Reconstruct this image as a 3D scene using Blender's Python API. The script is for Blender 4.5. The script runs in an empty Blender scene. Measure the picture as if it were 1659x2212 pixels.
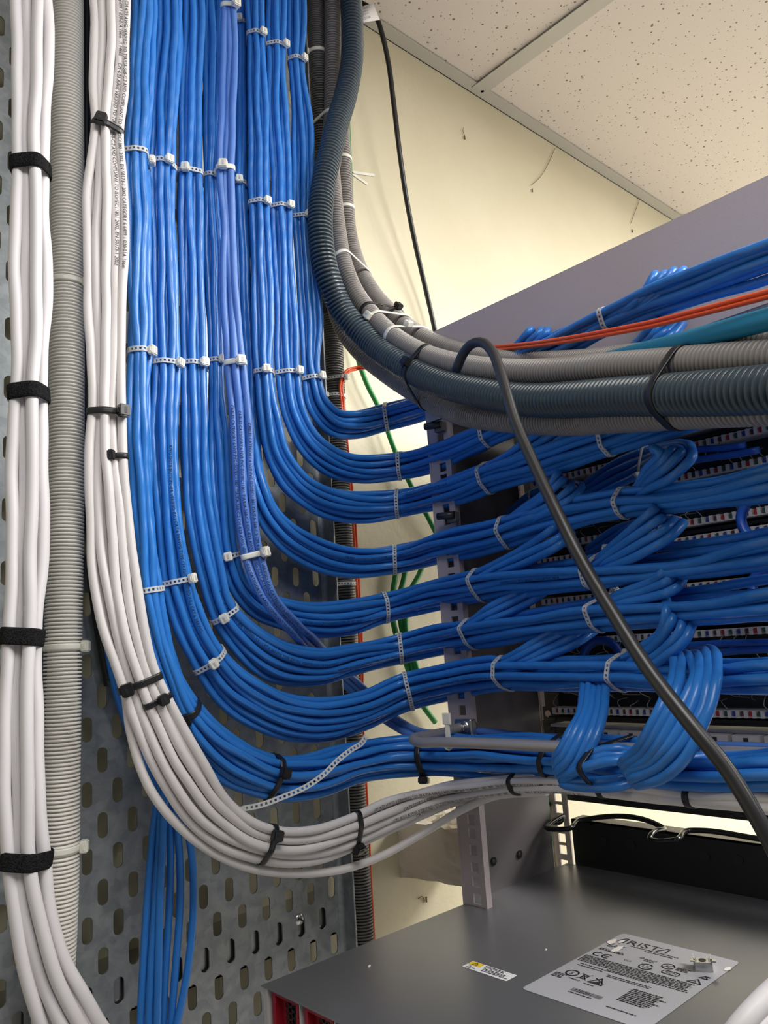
import bpy, bmesh, math, random
import numpy as np
from mathutils import Matrix, Vector
random.seed(7)
RNG = np.random.default_rng(11)
S = bpy.context.scene
COL = S.collection

# ------------------------------------------------------------------ camera
CX, CY, F = 829.5, 1106.0, 1700.0
M = np.array([[0.74030629, -0.06537136, -0.66908384],
              [-0.66910603, -0.16809061, -0.72390792],
              [-0.06514387, 0.98360161, -0.16817891]])      # rows: room axes seen from the camera
U_, _, V_ = np.linalg.svd(M)
M = U_ @ V_
cam = bpy.data.cameras.new('camera')
cam.sensor_fit = 'VERTICAL'
cam.sensor_height = 36.0
cam.lens = 36.0 * F / 2212.0
cam.clip_start = 0.02
cam.clip_end = 50
camo = bpy.data.objects.new('camera', cam)
COL.objects.link(camo)
camo.matrix_world = Matrix([list(M[0]) + [0], list(M[1]) + [0], list(M[2]) + [0], [0, 0, 0, 1]])
S.camera = camo

# ------------------------------------------------------------------ light
S.view_settings.view_transform = 'Standard'
S.view_settings.look = 'None'
S.view_settings.gamma = 1
S.view_settings.use_curve_mapping = False
S.view_settings.exposure = 0.38
W = bpy.data.worlds.new('room_ambience')
S.world = W
W.use_nodes = True
W.node_tree.nodes['Background'].inputs[0].default_value = (1.0, 0.97, 0.93, 1)
W.node_tree.nodes['Background'].inputs[1].default_value = 0.11


def area(name, loc, target, sx, sy, power, col):
    l = bpy.data.lights.new(name, 'AREA')
    l.shape = 'RECTANGLE'
    l.size, l.size_y, l.energy, l.color = sx, sy, power, col
    o = bpy.data.objects.new(name, l)
    COL.objects.link(o)
    o.location = loc
    o.rotation_euler = (Vector(target) - Vector(loc)).to_track_quat('-Z', 'Y').to_euler()
    return o


area('ceiling_panel_light', (1.0, -0.80, 0.88), (1.0, -0.80, -1), 0.6, 1.2, 44, (1.0, 0.98, 0.95))
area('ceiling_panel_light', (0.0, -0.30, 0.88), (0.0, -0.30, -1), 0.6, 0.6, 8, (1.0, 0.98, 0.95))
area('ceiling_panel_light', (1.85, -0.2, 0.88), (1.85, -0.2, -1), 0.6, 0.6, 20, (1.0, 0.98, 0.95))
area('far_panel_light', (2.3, -0.6, 0.88), (2.3, -0.6, -1), 0.6, 1.2, 40, (1.0, 0.97, 0.92))


# ------------------------------------------------------------------ helpers: rays
def ray(px, py):
    return M @ np.array([px - CX, -(py - CY), -F]) / F


def onX(px, py, X):
    r = ray(px, py)
    return r * (X / r[0])


def onY(px, py, Y):
    r = ray(px, py)
    return r * (Y / r[1])


def onZ(px, py, Z):
    r = ray(px, py)
    return r * (Z / r[2])


def corner(px, py, Y0, X0, extra=0.0):
    """a run that lies against the tray (Y = Y0) and swings round to the back of the rack (X = X0)"""
    r = ray(px, py)
    k = 0.028
    tY, tX = Y0 / max(r[1], .05), X0 / max(r[0], .05)
    m = min(tY, tX)
    t = m - k * math.log(math.exp(-(tY - m) / k) + math.exp(-(tX - m) / k))
    return r * (t + extra), t + extra


def project(P):
    c = np.asarray(P) @ M
    return CX + F * c[..., 0] / -c[..., 2], CY - F * c[..., 1] / -c[..., 2]


# ------------------------------------------------------------------ helpers: materials
def mat(name, base, rough=.5, metal=0., spec=.5, coat=0.):
    m = bpy.data.materials.new(name)
    m.use_nodes = True
    b = m.node_tree.nodes['Principled BSDF']
    b.inputs['Base Color'].default_value = (*base, 1)
    b.inputs['Roughness'].default_value = rough
    b.inputs['Metallic'].default_value = metal
    b.inputs['Specular IOR Level'].default_value = spec
    b.inputs['Coat Weight'].default_value = coat
    return m


def nodes(m):
    return m.node_tree.nodes, m.node_tree.links, m.node_tree.nodes['Principled BSDF']


def noise_tint(m, c1, c2, scale=20., detail=4., lo=.35, hi=.65, coords='Object', distort=0.):
    n, l, b = nodes(m)
    tc = n.new('ShaderNodeTexCoord')
    t = n.new('ShaderNodeTexNoise')
    t.inputs['Scale'].default_value = scale
    t.inputs['Detail'].default_value = detail
    t.inputs['Distortion'].default_value = distort
    r = n.new('ShaderNodeValToRGB')
    r.color_ramp.elements[0].position, r.color_ramp.elements[1].position = lo, hi
    r.color_ramp.elements[0].color, r.color_ramp.elements[1].color = (*c1, 1), (*c2, 1)
    l.new(tc.outputs[coords], t.inputs['Vector'])
    l.new(t.outputs['Fac'], r.inputs['Fac'])
    l.new(r.outputs['Color'], b.inputs['Base Color'])
    return t, r


def bump_from(m, sock, strength=.3, dist=.001):
    n, l, b = nodes(m)
    bp = n.new('ShaderNodeBump')
    bp.inputs['Strength'].default_value = strength
    bp.inputs['Distance'].default_value = dist
    l.new(sock, bp.inputs['Height'])
    l.new(bp.outputs['Normal'], b.inputs['Normal'])


def cable_mat(name, base, rough, twist=.3, pitch=.021, var=.10):
    """PVC jacket: the twisted pairs inside show as a soft helical waviness; each cable differs a little"""
    m = mat(name, base, rough)
    n, l, b = nodes(m)
    uv = n.new('ShaderNodeUVMap')
    uv.uv_map = 'UVMap'
    sep = n.new('ShaderNodeSeparateXYZ')
    l.new(uv.outputs[0], sep.inputs[0])
    k = n.new('ShaderNodeMath'); k.operation = 'MULTIPLY'; k.inputs[1].default_value = 1.0 / pitch
    l.new(sep.outputs[1], k.inputs[0])
    a = n.new('ShaderNodeMath'); a.operation = 'ADD'
    l.new(k.outputs[0], a.inputs[0]); l.new(sep.outputs[0], a.inputs[1])
    p = n.new('ShaderNodeMath'); p.operation = 'MULTIPLY'; p.inputs[1].default_value = 2 * math.pi
    l.new(a.outputs[0], p.inputs[0])
    s = n.new('ShaderNodeMath'); s.operation = 'SINE'
    l.new(p.outputs[0], s.inputs[0])
    bump_from(m, s.outputs[0], twist, .0006)
    oi = n.new('ShaderNodeObjectInfo')
    hs = n.new('ShaderNodeHueSaturation')
    mr = n.new('ShaderNodeMapRange')
    mr.inputs[3].default_value, mr.inputs[4].default_value = 1 - var, 1 + var
    l.new(oi.outputs['Random'], mr.inputs[0])
    l.new(mr.outputs[0], hs.inputs['Value'])
    hs.inputs['Color'].default_value = (*base, 1)
    l.new(hs.outputs[0], b.inputs['Base Color'])
    return m


MT = {}
MT['blue'] = cable_mat('blue_pvc_jacket', (.026, .190, .60), .32, .22)
MT['violet'] = cable_mat('violet_blue_pvc_jacket', (.08, .20, .58), .42, .12)
MT['teal'] = mat('teal_jacket', (.01, .25, .45), .4)
MT['white'] = cable_mat('white_lszh_jacket', (.71, .675, .665), .42, .14, .03, .04)
MT['whitethick'] = cable_mat('bright_white_jacket', (.70, .675, .69), .45, .06, .05, .03)
MT['paleg'] = mat('pale_grey_jacket', (.56, .53, .52), .45)
MT['orange'] = mat('orange_fibre_jacket', (.75, .085, .012), .4)
MT['green'] = mat('green_earth_jacket', (.012, .23, .045), .4)
MT['black'] = mat('black_rubber_jacket', (.013, .013, .013), .33)
MT['blackg'] = mat('dark_grey_rubber_jacket', (.024, .024, .025), .34)
MT['shadeblue'] = cable_mat('shaded_blue_jacket', (.008, .07, .36), .4, .2)  # copy of the blue jacket with the rack's shade put into its colour
MT['cond_pale'] = mat('pale_grey_conduit', (.84, .815, .755), .42)
MT['cond_grey'] = mat('grey_conduit', (.27, .25, .235), .40)
MT['cond_dark'] = mat('dark_grey_conduit', (.13, .125, .12), .42)
MT['cond_green'] = mat('slate_green_conduit', (.05, .072, .088), .26)
MT['tie'] = mat('clear_nylon', (.74, .75, .74), .35)
nodes(MT['tie'])[2].inputs['Transmission Weight'].default_value = .25
MT['tieplain'] = mat('milky_nylon', (.80, .79, .70), .38)
MT['tieblack'] = mat('black_nylon', (.012, .012, .013), .38)
MT['velcro'] = mat('black_hook_and_loop', (.008, .008, .009), .95, spec=.15)
_t, _r = noise_tint(MT['velcro'], (.004, .004, .005), (.02, .02, .021), 900, 3)
bump_from(MT['velcro'], _t.outputs['Fac'], 1, .0015)
MT['ink'] = mat('print_ink', (.06, .06, .065), .6)
MT['inkblue'] = mat('print_ink_on_blue', (.004, .02, .09), .6)
MT['inkblack'] = mat('black_print', (.015, .015, .016), .5)

# galvanised steel with spangle
g = MT['galv'] = mat('galvanised_steel', (.3, .31, .32), .42, .75)
n, l, b = nodes(g)
tc = n.new('ShaderNodeTexCoord')
vo = n.new('ShaderNodeTexNoise'); vo.inputs['Scale'].default_value = 55; vo.inputs['Detail'].default_value = 6
vo.inputs['Distortion'].default_value = 1.2
nz = n.new('ShaderNodeTexVoronoi'); nz.inputs['Scale'].default_value = 130
l.new(tc.outputs['Object'], vo.inputs['Vector']); l.new(tc.outputs['Object'], nz.inputs['Vector'])
mx = n.new('ShaderNodeMix'); mx.data_type = 'RGBA'; mx.inputs[0].default_value = .22
l.new(vo.outputs['Fac'], mx.inputs[6]); l.new(nz.outputs['Color'], mx.inputs[7])
bw = n.new('ShaderNodeRGBToBW'); l.new(mx.outputs[2], bw.inputs[0])
rp = n.new('ShaderNodeValToRGB')
rp.color_ramp.elements[0].position, rp.color_ramp.elements[1].position = .36, .64
rp.color_ramp.elements[0].color, rp.color_ramp.elements[1].color = (.27, .30, .315, 1), (.385, .41, .425, 1)
l.new(bw.outputs[0], rp.inputs['Fac']); l.new(rp.outputs['Color'], b.inputs['Base Color'])
rr = n.new('ShaderNodeMapRange'); rr.inputs[3].default_value, rr.inputs[4].default_value = .38, .56
l.new(bw.outputs[0], rr.inputs[0]); l.new(rr.outputs[0], b.inputs['Roughness'])

MT['zinc'] = mat('bright_zinc', (.55, .55, .54), .25, 1.)
MT['rod'] = mat('dull_aluminium_rod', (.42, .40, .40), .42, .55)
MT['rack'] = mat('grey_powder_coat', (.45, .385, .395), .5)
_t, _r = noise_tint(MT['rack'], (.44, .377, .387), (.46, .393, .403), 700, 2)
bump_from(MT['rack'], _t.outputs['Fac'], .15, .0004)
MT['rackpanel'] = mat('brushed_grey_panel', (.16, .145, .15), .45, .2)
MT['blackmetal'] = mat('black_powder_coat', (.010, .010, .011), .42)
MT['wire'] = mat('black_wire_ring', (.012, .012, .012), .22)
MT['pcb'] = mat('dark_circuit_board', (.010, .018, .016), .5)
MT['idc'] = mat('white_terminal_plastic', (.62, .58, .56), .5)
MT['capred'] = mat('red_cap', (.42, .02, .02), .5)
MT['capblue'] = mat('blue_cap', (.02, .05, .32), .5)
MT['capgreen'] = mat('green_cap', (.02, .09, .05), .5)
MT['capbrown'] = mat('brown_cap', (.10, .03, .025), .5)
MT['thinwire'] = mat('thin_pair_wire', (.26, .24, .23), .5)
# wall paint
w = MT['wall'] = mat('cream_wall_paint', (.63, .58, .415), .55)
_t, _r = noise_tint(w, (.605, .555, .39), (.65, .60, .435), 5, 6)
n, l, b = nodes(w)
nb = n.new('ShaderNodeTexNoise'); nb.inputs['Scale'].default_value = 90; nb.inputs['Detail'].default_value = 4
tc = n.new('ShaderNodeTexCoord'); l.new(tc.outputs['Object'], nb.inputs['Vector'])
bump_from(w, nb.outputs['Fac'], .25, .002)
MT['plaster'] = mat('bare_plaster', (.62, .57, .46), .85)
_t, _r = noise_tint(MT['plaster'], (.48, .40, .27), (.68, .63, .55), 14, 8, .28, .42)
bump_from(MT['plaster'], _t.outputs['Fac'], .7, .004)
# mineral-fibre tile: fine pits, their dirt and inner shade painted as dark dots
t = MT['tile'] = mat('pitted_ceiling_tile', (.66, .61, .57), .8)
n, l, b = nodes(t)
tc = n.new('ShaderNodeTexCoord')
v = n.new('ShaderNodeTexVoronoi'); v.inputs['Scale'].default_value = 105
v2 = n.new('ShaderNodeTexVoronoi'); v2.inputs['Scale'].default_value = 185
for q in (v, v2):
    l.new(tc.outputs['Object'], q.inputs['Vector'])
pit = []
for q, ra, th in ((v, .23, .05), (v2, .19, .25)):
    rnd = n.new('ShaderNodeSeparateColor'); l.new(q.outputs['Color'], rnd.inputs[0])
    gt = n.new('ShaderNodeMath'); gt.operation = 'GREATER_THAN'; gt.inputs[1].default_value = th
    l.new(rnd.outputs[0], gt.inputs[0])
    sz = n.new('ShaderNodeMath'); sz.operation = 'MULTIPLY'; sz.inputs[1].default_value = ra
    l.new(rnd.outputs[1], sz.inputs[0])
    lt = n.new('ShaderNodeMath'); lt.operation = 'LESS_THAN'
    l.new(q.outputs['Distance'], lt.inputs[0]); l.new(sz.outputs[0], lt.inputs[1])
    mu = n.new('ShaderNodeMath'); mu.operation = 'MULTIPLY'
    l.new(gt.outputs[0], mu.inputs[0]); l.new(lt.outputs[0], mu.inputs[1])
    pit.append(mu)
mxm = n.new('ShaderNodeMath'); mxm.operation = 'MAXIMUM'
l.new(pit[0].outputs[0], mxm.inputs[0]); l.new(pit[1].outputs[0], mxm.inputs[1])
cm = n.new('ShaderNodeMix'); cm.data_type = 'RGBA'
cm.inputs[6].default_value = (.66, .61, .57, 1); cm.inputs[7].default_value = (.20, .165, .14, 1)
l.new(mxm.outputs[0], cm.inputs[0]); l.new(cm.outputs[2], b.inputs['Base Color'])
inv = n.new('ShaderNodeMath'); inv.operation = 'SUBTRACT'; inv.inputs[0].default_value = 1
l.new(mxm.outputs[0], inv.inputs[1]); bump_from(t, inv.outputs[0], .6, .002)
MT['tee'] = mat('white_grid_enamel', (.47, .46, .42), .45)
MT['floor'] = mat('grey_vinyl_floor', (.28, .27, .26), .5)
MT['farwall'] = mat('white_far_wall', (.85, .82, .76), .6)
MT['lid'] = mat('grey_satin_lid', (.26, .265, .28), .34, .65)
_t, _r = noise_tint(MT['lid'], (.252, .257, .272), (.27, .275, .29), 9, 6)
n, l, b = nodes(MT['lid'])
mp = n.new('ShaderNodeMapRange'); mp.inputs[3].default_value, mp.inputs[4].default_value = .30, .38
l.new(_t.outputs['Fac'], mp.inputs[0]); l.new(mp.outputs[0], b.inputs['Roughness'])
MT['red'] = mat('red_module_plastic', (.30, .008, .02), .4)
MT['label'] = mat('silver_label_film', (.44, .44, .47), .42, .1)
MT['labelwhite'] = mat('white_paper_label', (.78, .77, .78), .5)
MT['yellow'] = mat('yellow_warning_print', (.80, .56, .02), .5)
MT['cobweb'] = mat('dusty_brown', (.22, .17, .10), .9)
MT['scuff'] = mat('bare_torn_paper', (.86, .82, .74), .6)


# ------------------------------------------------------------------ helpers: objects
def tag(o, label=None, cat=None, group=None, kind=None):
    if label:
        o['label'] = label
        if len(label.split()) > 16: print('LONG', len(label.split()), label)
    if cat: o['category'] = cat
    if group: o['group'] = group
    if kind: o['kind'] = kind
    return o


def empty(name, loc=(0, 0, 0)):
    o = bpy.data.objects.new(name, None)
    o.empty_display_size = .01
    o.location = loc
    COL.objects.link(o)
    return o


def link(name, me, mats, parent=None):
    o = bpy.data.objects.new(name, me)
    for m in (mats if isinstance(mats, (list, tuple)) else [mats]):
        me.materials.append(m)
    COL.objects.link(o)
    if parent is not None:
        o.parent = parent
        o.matrix_parent_inverse = parent.matrix_basis.inverted() if parent.type == 'EMPTY' else Matrix.Identity(4)
    return o


def pydata(verts, faces, smooth=False, uv=None):
    me = bpy.data.meshes.new('m')
    me.from_pydata([tuple(map(float, v)) for v in verts], [], [tuple(int(i) for i in f) for f in faces])
    if smooth:
        me.polygons.foreach_set('use_smooth', np.ones(len(me.polygons), bool))
    if uv is not None:
        ul = me.uv_layers.new(name='UVMap')
        ul.data.foreach_set('uv', np.asarray(uv, np.float32).ravel())
    me.update()
    return me


class MB:
    """collects boxes, tubes and plates into ONE mesh"""
    def __init__(s):
        s.bm = bmesh.new()

    def box(s, x0, x1, y0, y1, z0, z1, mi=0, rot=None, bev=0.):
        r = bmesh.ops.create_cube(s.bm, size=1)
        c = Vector(((x0 + x1) / 2, (y0 + y1) / 2, (z0 + z1) / 2))
        mtx = Matrix.Translation(c) @ (rot.to_4x4() if rot else Matrix.Identity(4)) @ Matrix.Diagonal((abs(x1 - x0), abs(y1 - y0), abs(z1 - z0), 1))
        bmesh.ops.transform(s.bm, matrix=mtx, verts=r['verts'])
        fs = {f for v in r['verts'] for f in v.link_faces}
        for f in fs: f.material_index = mi
        if bev:
            es = {e for v in r['verts'] for e in v.link_edges}
            bmesh.ops.bevel(s.bm, geom=list(es), offset=bev, segments=2, affect='EDGES', profile=.5)
        return s

    def raw(s, verts, faces, mi=0, smooth=False):
        vs = [s.bm.verts.new(tuple(map(float, v))) for v in verts]
        for f in faces:
            try:
                q = s.bm.faces.new([vs[i] for i in f]); q.material_index = mi; q.smooth = smooth
            except ValueError:
                pass
        return s

    def cyl(s, a, b, r, seg=16, mi=0, r2=None, cap=True):
        a, b = Vector(a), Vector(b)
        d = b - a
        q = d.to_track_quat('Z', 'Y').to_matrix().to_4x4()
        r_ = bmesh.ops.create_cone(s.bm, cap_ends=cap, segments=seg, radius1=r, radius2=r if r2 is None else r2, depth=d.length)
        bmesh.ops.transform(s.bm, matrix=Matrix.Translation((a + b) / 2) @ q, verts=r_['verts'])
        for f in {f for v in r_['verts'] for f in v.link_faces}:
            f.material_index = mi
            f.smooth = len(f.verts) == 4
        return s

    def tube(s, pts, r, seg=8, mi=0):
        C = spline(np.array(pts, float), .003)
        T, N = frames(C)
        v, f, _ = sweep(C, T, N, np.full(len(C), r), seg)
        return s.raw(v, f, mi, True)

    def mesh(s):
        me = bpy.data.meshes.new('m')
        s.bm.normal_update()
        s.bm.to_mesh(me)
        s.bm.free()
        return me


def spline(P, step=.006, extra=None):
    """Hermite spline through P with an even step; extra (n,k) values are carried along"""
    P = np.asarray(P, float)
    d = np.linalg.norm(np.diff(P, axis=0), axis=1)
    d = np.maximum(d, 1e-5)
    t = np.concatenate([[0], np.cumsum(d)])
    Q = P if extra is None else np.hstack([P, extra])
    m = np.zeros_like(Q)
    s = np.diff(Q, axis=0) / d[:, None]
    m[0], m[-1] = s[0], s[-1]
    for i in range(1, len(P) - 1):
        m[i] = (s[i - 1] * d[i] + s[i] * d[i - 1]) / (d[i - 1] + d[i])
    n = max(int(t[-1] / step), 2)
    x = np.linspace(0, t[-1], n + 1)
    k = np.clip(np.searchsorted(t, x, 'right') - 1, 0, len(d) - 1)
    h = d[k][:, None]
    u = ((x - t[k]) / d[k])[:, None]
    R = (2 * u**3 - 3 * u**2 + 1) * Q[k] + (u**3 - 2 * u**2 + u) * h * m[k] + (-2 * u**3 + 3 * u**2) * Q[k + 1] + (u**3 - u**2) * h * m[k + 1]
    if extra is None:
        return R
    return R[:, :3], R[:, 3:], x


def unit(v):
    return v / np.maximum(np.linalg.norm(v, axis=-1, keepdims=True), 1e-9)


def frames(C, n0=None):
    """tangents and a rotation-minimising normal, starting as near to n0 as can be (towards the aisle)"""
    T = np.gradient(C, axis=0)
    T = unit(T)
    N = np.zeros_like(C)
    n = -unit(C[0]) if n0 is None else np.asarray(n0, float)
    n = n - T[0] * (n @ T[0])
    if np.linalg.norm(n) < 1e-4:
        n = np.cross(T[0], [0, 0, 1.])
    N[0] = unit(n)
    for i in range(1, len(C)):
        v1 = C[i] - C[i - 1]
        c1 = v1 @ v1
        if c1 < 1e-14:
            N[i] = N[i - 1]; continue
        rL = N[i - 1] - (2 / c1) * (v1 @ N[i - 1]) * v1
        tL = T[i - 1] - (2 / c1) * (v1 @ T[i - 1]) * v1
        v2 = T[i] - tL
        c2 = v2 @ v2
        N[i] = rL if c2 < 1e-14 else rL - (2 / c2) * (v2 @ rL) * v2
    return T, unit(N)


def sweep(C, T, N, rad, seg, cap=True):
    B = np.cross(N, T)
    a = np.linspace(0, 2 * np.pi, seg, endpoint=False)
    ring = (np.cos(a)[None, :, None] * N[:, None, :] + np.sin(a)[None, :, None] * B[:, None, :]) * rad[:, None, None]
    V = (C[:, None, :] + ring).reshape(-1, 3)
    n = len(C)
    i = np.arange(n - 1)[:, None] * seg
    j = np.arange(seg)[None, :]
    j2 = (j + 1) % seg
    Fq = np.stack([i + j, i + seg + j, i + seg + j2, i + j2], -1).reshape(-1, 4)
    L = np.concatenate([[0], np.cumsum(np.linalg.norm(np.diff(C, axis=0), axis=1))])
    u0 = np.broadcast_to(j / seg, (n - 1, seg)); u1 = np.broadcast_to((j + 1) / seg, (n - 1, seg))
    l0 = np.broadcast_to(L[:-1, None], (n - 1, seg)); l1 = np.broadcast_to(L[1:, None], (n - 1, seg))
    uv = np.stack([np.stack([u0, l0], -1), np.stack([u0, l1], -1), np.stack([u1, l1], -1), np.stack([u1, l0], -1)], 2).reshape(-1, 2)
    return V, Fq, uv


def tube_mesh(C, rad, seg=10, n0=None, T=None, N=None):
    if T is None:
        T, N = frames(C, n0)
    V, Fq, uv = sweep(C, T, N, np.full(len(C), rad) if np.isscalar(rad) else rad, seg)
    nv = len(V)
    V = np.vstack([V, C[:1], C[-1:]])
    caps = [(nv, j, (j + 1) % seg) for j in range(seg)] + [(nv + 1, nv - seg + (j + 1) % seg, nv - seg + j) for j in range(seg)]
    me = bpy.data.meshes.new('m')
    Fl = [tuple(q) for q in Fq.tolist()] + caps
    me.from_pydata(V.tolist(), [], Fl)
    me.polygons.foreach_set('use_smooth', np.ones(len(me.polygons), bool))
    ul = me.uv_layers.new(name='UVMap')
    full = np.zeros((len(me.loops), 2), np.float32)
    full[:len(uv)] = uv
    ul.data.foreach_set('uv', full.ravel())
    me.update()
    return me


def text_flat(body, size, align='LEFT', spacing=1.0, res=2):
    cu = bpy.data.curves.new('t', 'FONT')
    cu.body = body
    cu.size = size
    cu.align_x = align
    cu.resolution_u = res
    cu.space_character = spacing
    o = bpy.data.objects.new('t', cu)
    COL.objects.link(o)
    dg = bpy.context.evaluated_depsgraph_get()
    dg.update()
    me = bpy.data.meshes.new_from_object(o.evaluated_get(dg))
    V = np.array([v.co[:] for v in me.vertices]) if len(me.vertices) else np.zeros((0, 3))
    Fc = [tuple(p.vertices) for p in me.polygons]
    bpy.data.objects.remove(o)
    bpy.data.curves.remove(cu)
    bpy.data.meshes.remove(me)
    return V, Fc


PATHS = {}          # cable key -> (C, T, N, r)


def print_on(key, body, s0, size, ink, parent, ang=0.):
    """lettering wrapped on a cable's jacket, reading along the run"""
    C, T, N, r = PATHS[key]
    L = np.concatenate([[0], np.cumsum(np.linalg.norm(np.diff(C, axis=0), axis=1))])
    V, Fc = text_flat(body, size)
    if not len(V):
        return
    s = np.clip(s0 + V[:, 0], 0, L[-1] - 1e-4)
    a = ang + (V[:, 1] - size * .35) / r
    Ci = np.stack([np.interp(s, L, C[:, k]) for k in range(3)], 1)
    Ni = unit(np.stack([np.interp(s, L, N[:, k]) for k in range(3)], 1))
    Ti = unit(np.stack([np.interp(s, L, T[:, k]) for k in range(3)], 1))
    Bi = np.cross(Ni, Ti)
    Pp = Ci + (r + .00025) * (np.cos(a)[:, None] * Ni + np.sin(a)[:, None] * Bi)
    link('printed_lettering', pydata(Pp, Fc), ink, parent)


def arc_at(key, px, py):
    C = PATHS[key][0]
    x, y = project(C)
    i = int(np.argmin((x - px) ** 2 + (y - py) ** 2))
    return float(np.linalg.norm(np.diff(C[:i + 1], axis=0), axis=1).sum())


ORD = ['', 'first', 'second', 'third', 'fourth', 'fifth', 'sixth', 'seventh', 'eighth', 'ninth', 'tenth']

#BUILD
# ================================================================== SETTING
def boxes_mesh(bl):
    V, Fc, mi = [], [], []
    q = [(0, 1, 3, 2), (4, 6, 7, 5), (0, 4, 5, 1), (2, 3, 7, 6), (0, 2, 6, 4), (1, 5, 7, 3)]
    for b in bl:
        o = len(V)
        x0, x1, y0, y1, z0, z1 = b[:6]
        V += [(x, y, z) for x in (x0, x1) for y in (y0, y1) for z in (z0, z1)]
        Fc += [tuple(o + i for i in f) for f in q]
        mi += [b[6] if len(b) > 6 else 0] * 6
    me = pydata(V, Fc)
    me.polygons.foreach_set('material_index', np.array(mi, np.int32))
    return me


YW = .745                      # wall the tray hangs on
ZC = onY(960, 164, YW)[2]      # underside of the ceiling grid
YF = onZ(960, 133, ZC)[1]
tag(link('wall_left', boxes_mesh([(-1.2, 2.62, YW, YW + .1, -1.5, ZC + .05)]), MT['wall']), kind='structure')
tag(link('wall_far', boxes_mesh([(2.6, 2.7, -1.6, YW + .1, -1.5, ZC + .05)]), MT['farwall']), kind='structure')
tag(link('floor', boxes_mesh([(-1.2, 2.7, -1.6, YW + .1, -1.6, -1.5)]), MT['floor']), kind='structure')
x0, x1 = onZ(1032, 178, ZC)[0], onZ(1058, 194, ZC)[0]
tl = []
for (a, b_) in ((-.25, x0 + .004), (x1 + .003, x1 + 1.2), (x1 + 1.205, 2.62)):
    for (c, d) in ((YW - .001, YW - .6), (YW - .605, YW - 1.2), (YW - 1.205, -1.6)):
        tl.append((a, b_, d, c, ZC + .003, ZC + .02))
tag(link('ceiling', boxes_mesh(tl), MT['tile']), kind='structure')
tag(link('trim_1', boxes_mesh([(-1.2, 2.6, YF, YW, ZC, ZC + .0015), (-1.2, 2.6, YW - .0015, YW, ZC, ZC + .025)]), MT['tee']), kind='structure')
tag(link('trim_2', boxes_mesh([(x0, x1, -1.6, YF + .012, ZC - .0012, ZC), (x0 + .012, x0 + .014, -1.6, YF, ZC, ZC + .035)]), MT['tee']), kind='structure')
p = onZ(1042, 196, ZC)
tag(link('trim_3', MB().cyl((p[0], p[1], ZC - .0012), (p[0], p[1], ZC + .001), .003, 12).mesh(), MT['zinc']), kind='structure')

# rough plaster stub left standing on the wall behind the rack post
bm = bmesh.new()
bmesh.ops.create_cube(bm, size=1)
bmesh.ops.subdivide_edges(bm, edges=bm.edges[:], cuts=9, use_grid_fill=True)
rs = random.Random(3)
for v in bm.verts:
    c = v.co.copy()
    v.co = Vector((.722 + c.x * .092, .668 + c.y * .154, -.2395 + c.z * .062 + (.745 - (.668 + c.y * .154)) * .06 - .003))
    top = c.z > .49
    v.co += Vector((rs.uniform(-1, 1), rs.uniform(-1, 1), rs.uniform(-1, 1))) * (.0035 if top else .0011)
me = bpy.data.meshes.new('m'); bm.to_mesh(me); bm.free()
tag(link('plaster_block', me, MT['plaster']), 'rough plaster block sticking out of the cream wall behind the rack post', 'block')

# ================================================================== CABLE TRAY
YT, PC, PR = .70, .01355, .0542
tray = tag(empty('cable_tray', (.32, YT, -.6)), 'galvanised steel cable tray with rows of slots fixed upright on the wall', 'cable tray')
V, Fc = [], []
ang = np.linspace(0, 2 * np.pi, 20, endpoint=False) + .16
hw, hh = .0046, .0106
for n_ in range(-13, 20):
    xc = .2783 + PC * n_
    off = PR / 2 if n_ % 2 else 0.
    for k in range(-15, 17):
        zc = k * PR - off
        if not (-.86 < zc < ZC - .04):
            continue
        o = len(V)
        sl, rc = [], []
        for a in ang:
            c, s_ = math.cos(a), math.sin(a)
            # stadium slot
            x = hw * c
            z = hw * s_ + (hh - hw) * (1 if s_ > 0 else -1)
            sl.append((xc + x, YT, zc + z))
            m_ = max(abs(c) / (PC / 2), abs(s_) / (PR / 2))
            rc.append((xc + c / m_, YT, zc + s_ / m_))
        # put rectangle corners exactly
        for sx in (-1, 1):
            for sz in (-1, 1):
                P = np.array([xc + sx * PC / 2, YT, zc + sz * PR / 2])
                i = min(range(20), key=lambda j: np.linalg.norm(np.array(rc[j]) - P))
                rc[i] = tuple(P)
        V += sl + rc
        for j in range(20):
            j2 = (j + 1) % 20
            Fc.append((o + j, o + j2, o + 20 + j2, o + 20 + j))
pl = link('perforated_plate', pydata(V, Fc), MT['galv'], tray)
sd = pl.modifiers.new('thickness', 'SOLIDIFY'); sd.thickness = .0016; sd.offset = -1
bmx = bmesh.new(); bmx.from_mesh(pl.data); bmesh.ops.remove_doubles(bmx, verts=bmx.verts, dist=1e-5)
bmesh.ops.recalc_face_normals(bmx, faces=bmx.faces); bmx.to_mesh(pl.data); bmx.free()


def flange(sgn, xe):
    prof = [(xe - sgn * .0062, YT), (xe - sgn * .0032, YT - .0004), (xe - sgn * .0012, YT - .0018), (xe, YT - .005), (xe, YT - .019), (xe - sgn * .0006, YT - .0205),
            (xe + sgn * .0014, YT - .0205), (xe + sgn * .0016, YT - .005), (xe + sgn * .0004, YT - .0005), (xe - sgn * .002, YT + .0016), (xe - sgn * .0062, YT + .0016)]
    z0, z1 = -.86, ZC - .01
    v = [(x, y, z) for z in (z0, z1) for x, y in prof]
    k = len(prof)
    f = [(i, (i + 1) % k, k + (i + 1) % k, k + i) for i in range(k)]
    me = pydata(v, f, True)
    o = link('side_flange', me, MT['galv'], tray)
    bmx = bmesh.new(); bmx.from_mesh(me); bmesh.ops.recalc_face_normals(bmx, faces=bmx.faces); bmx.to_mesh(me); bmx.free()


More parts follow.
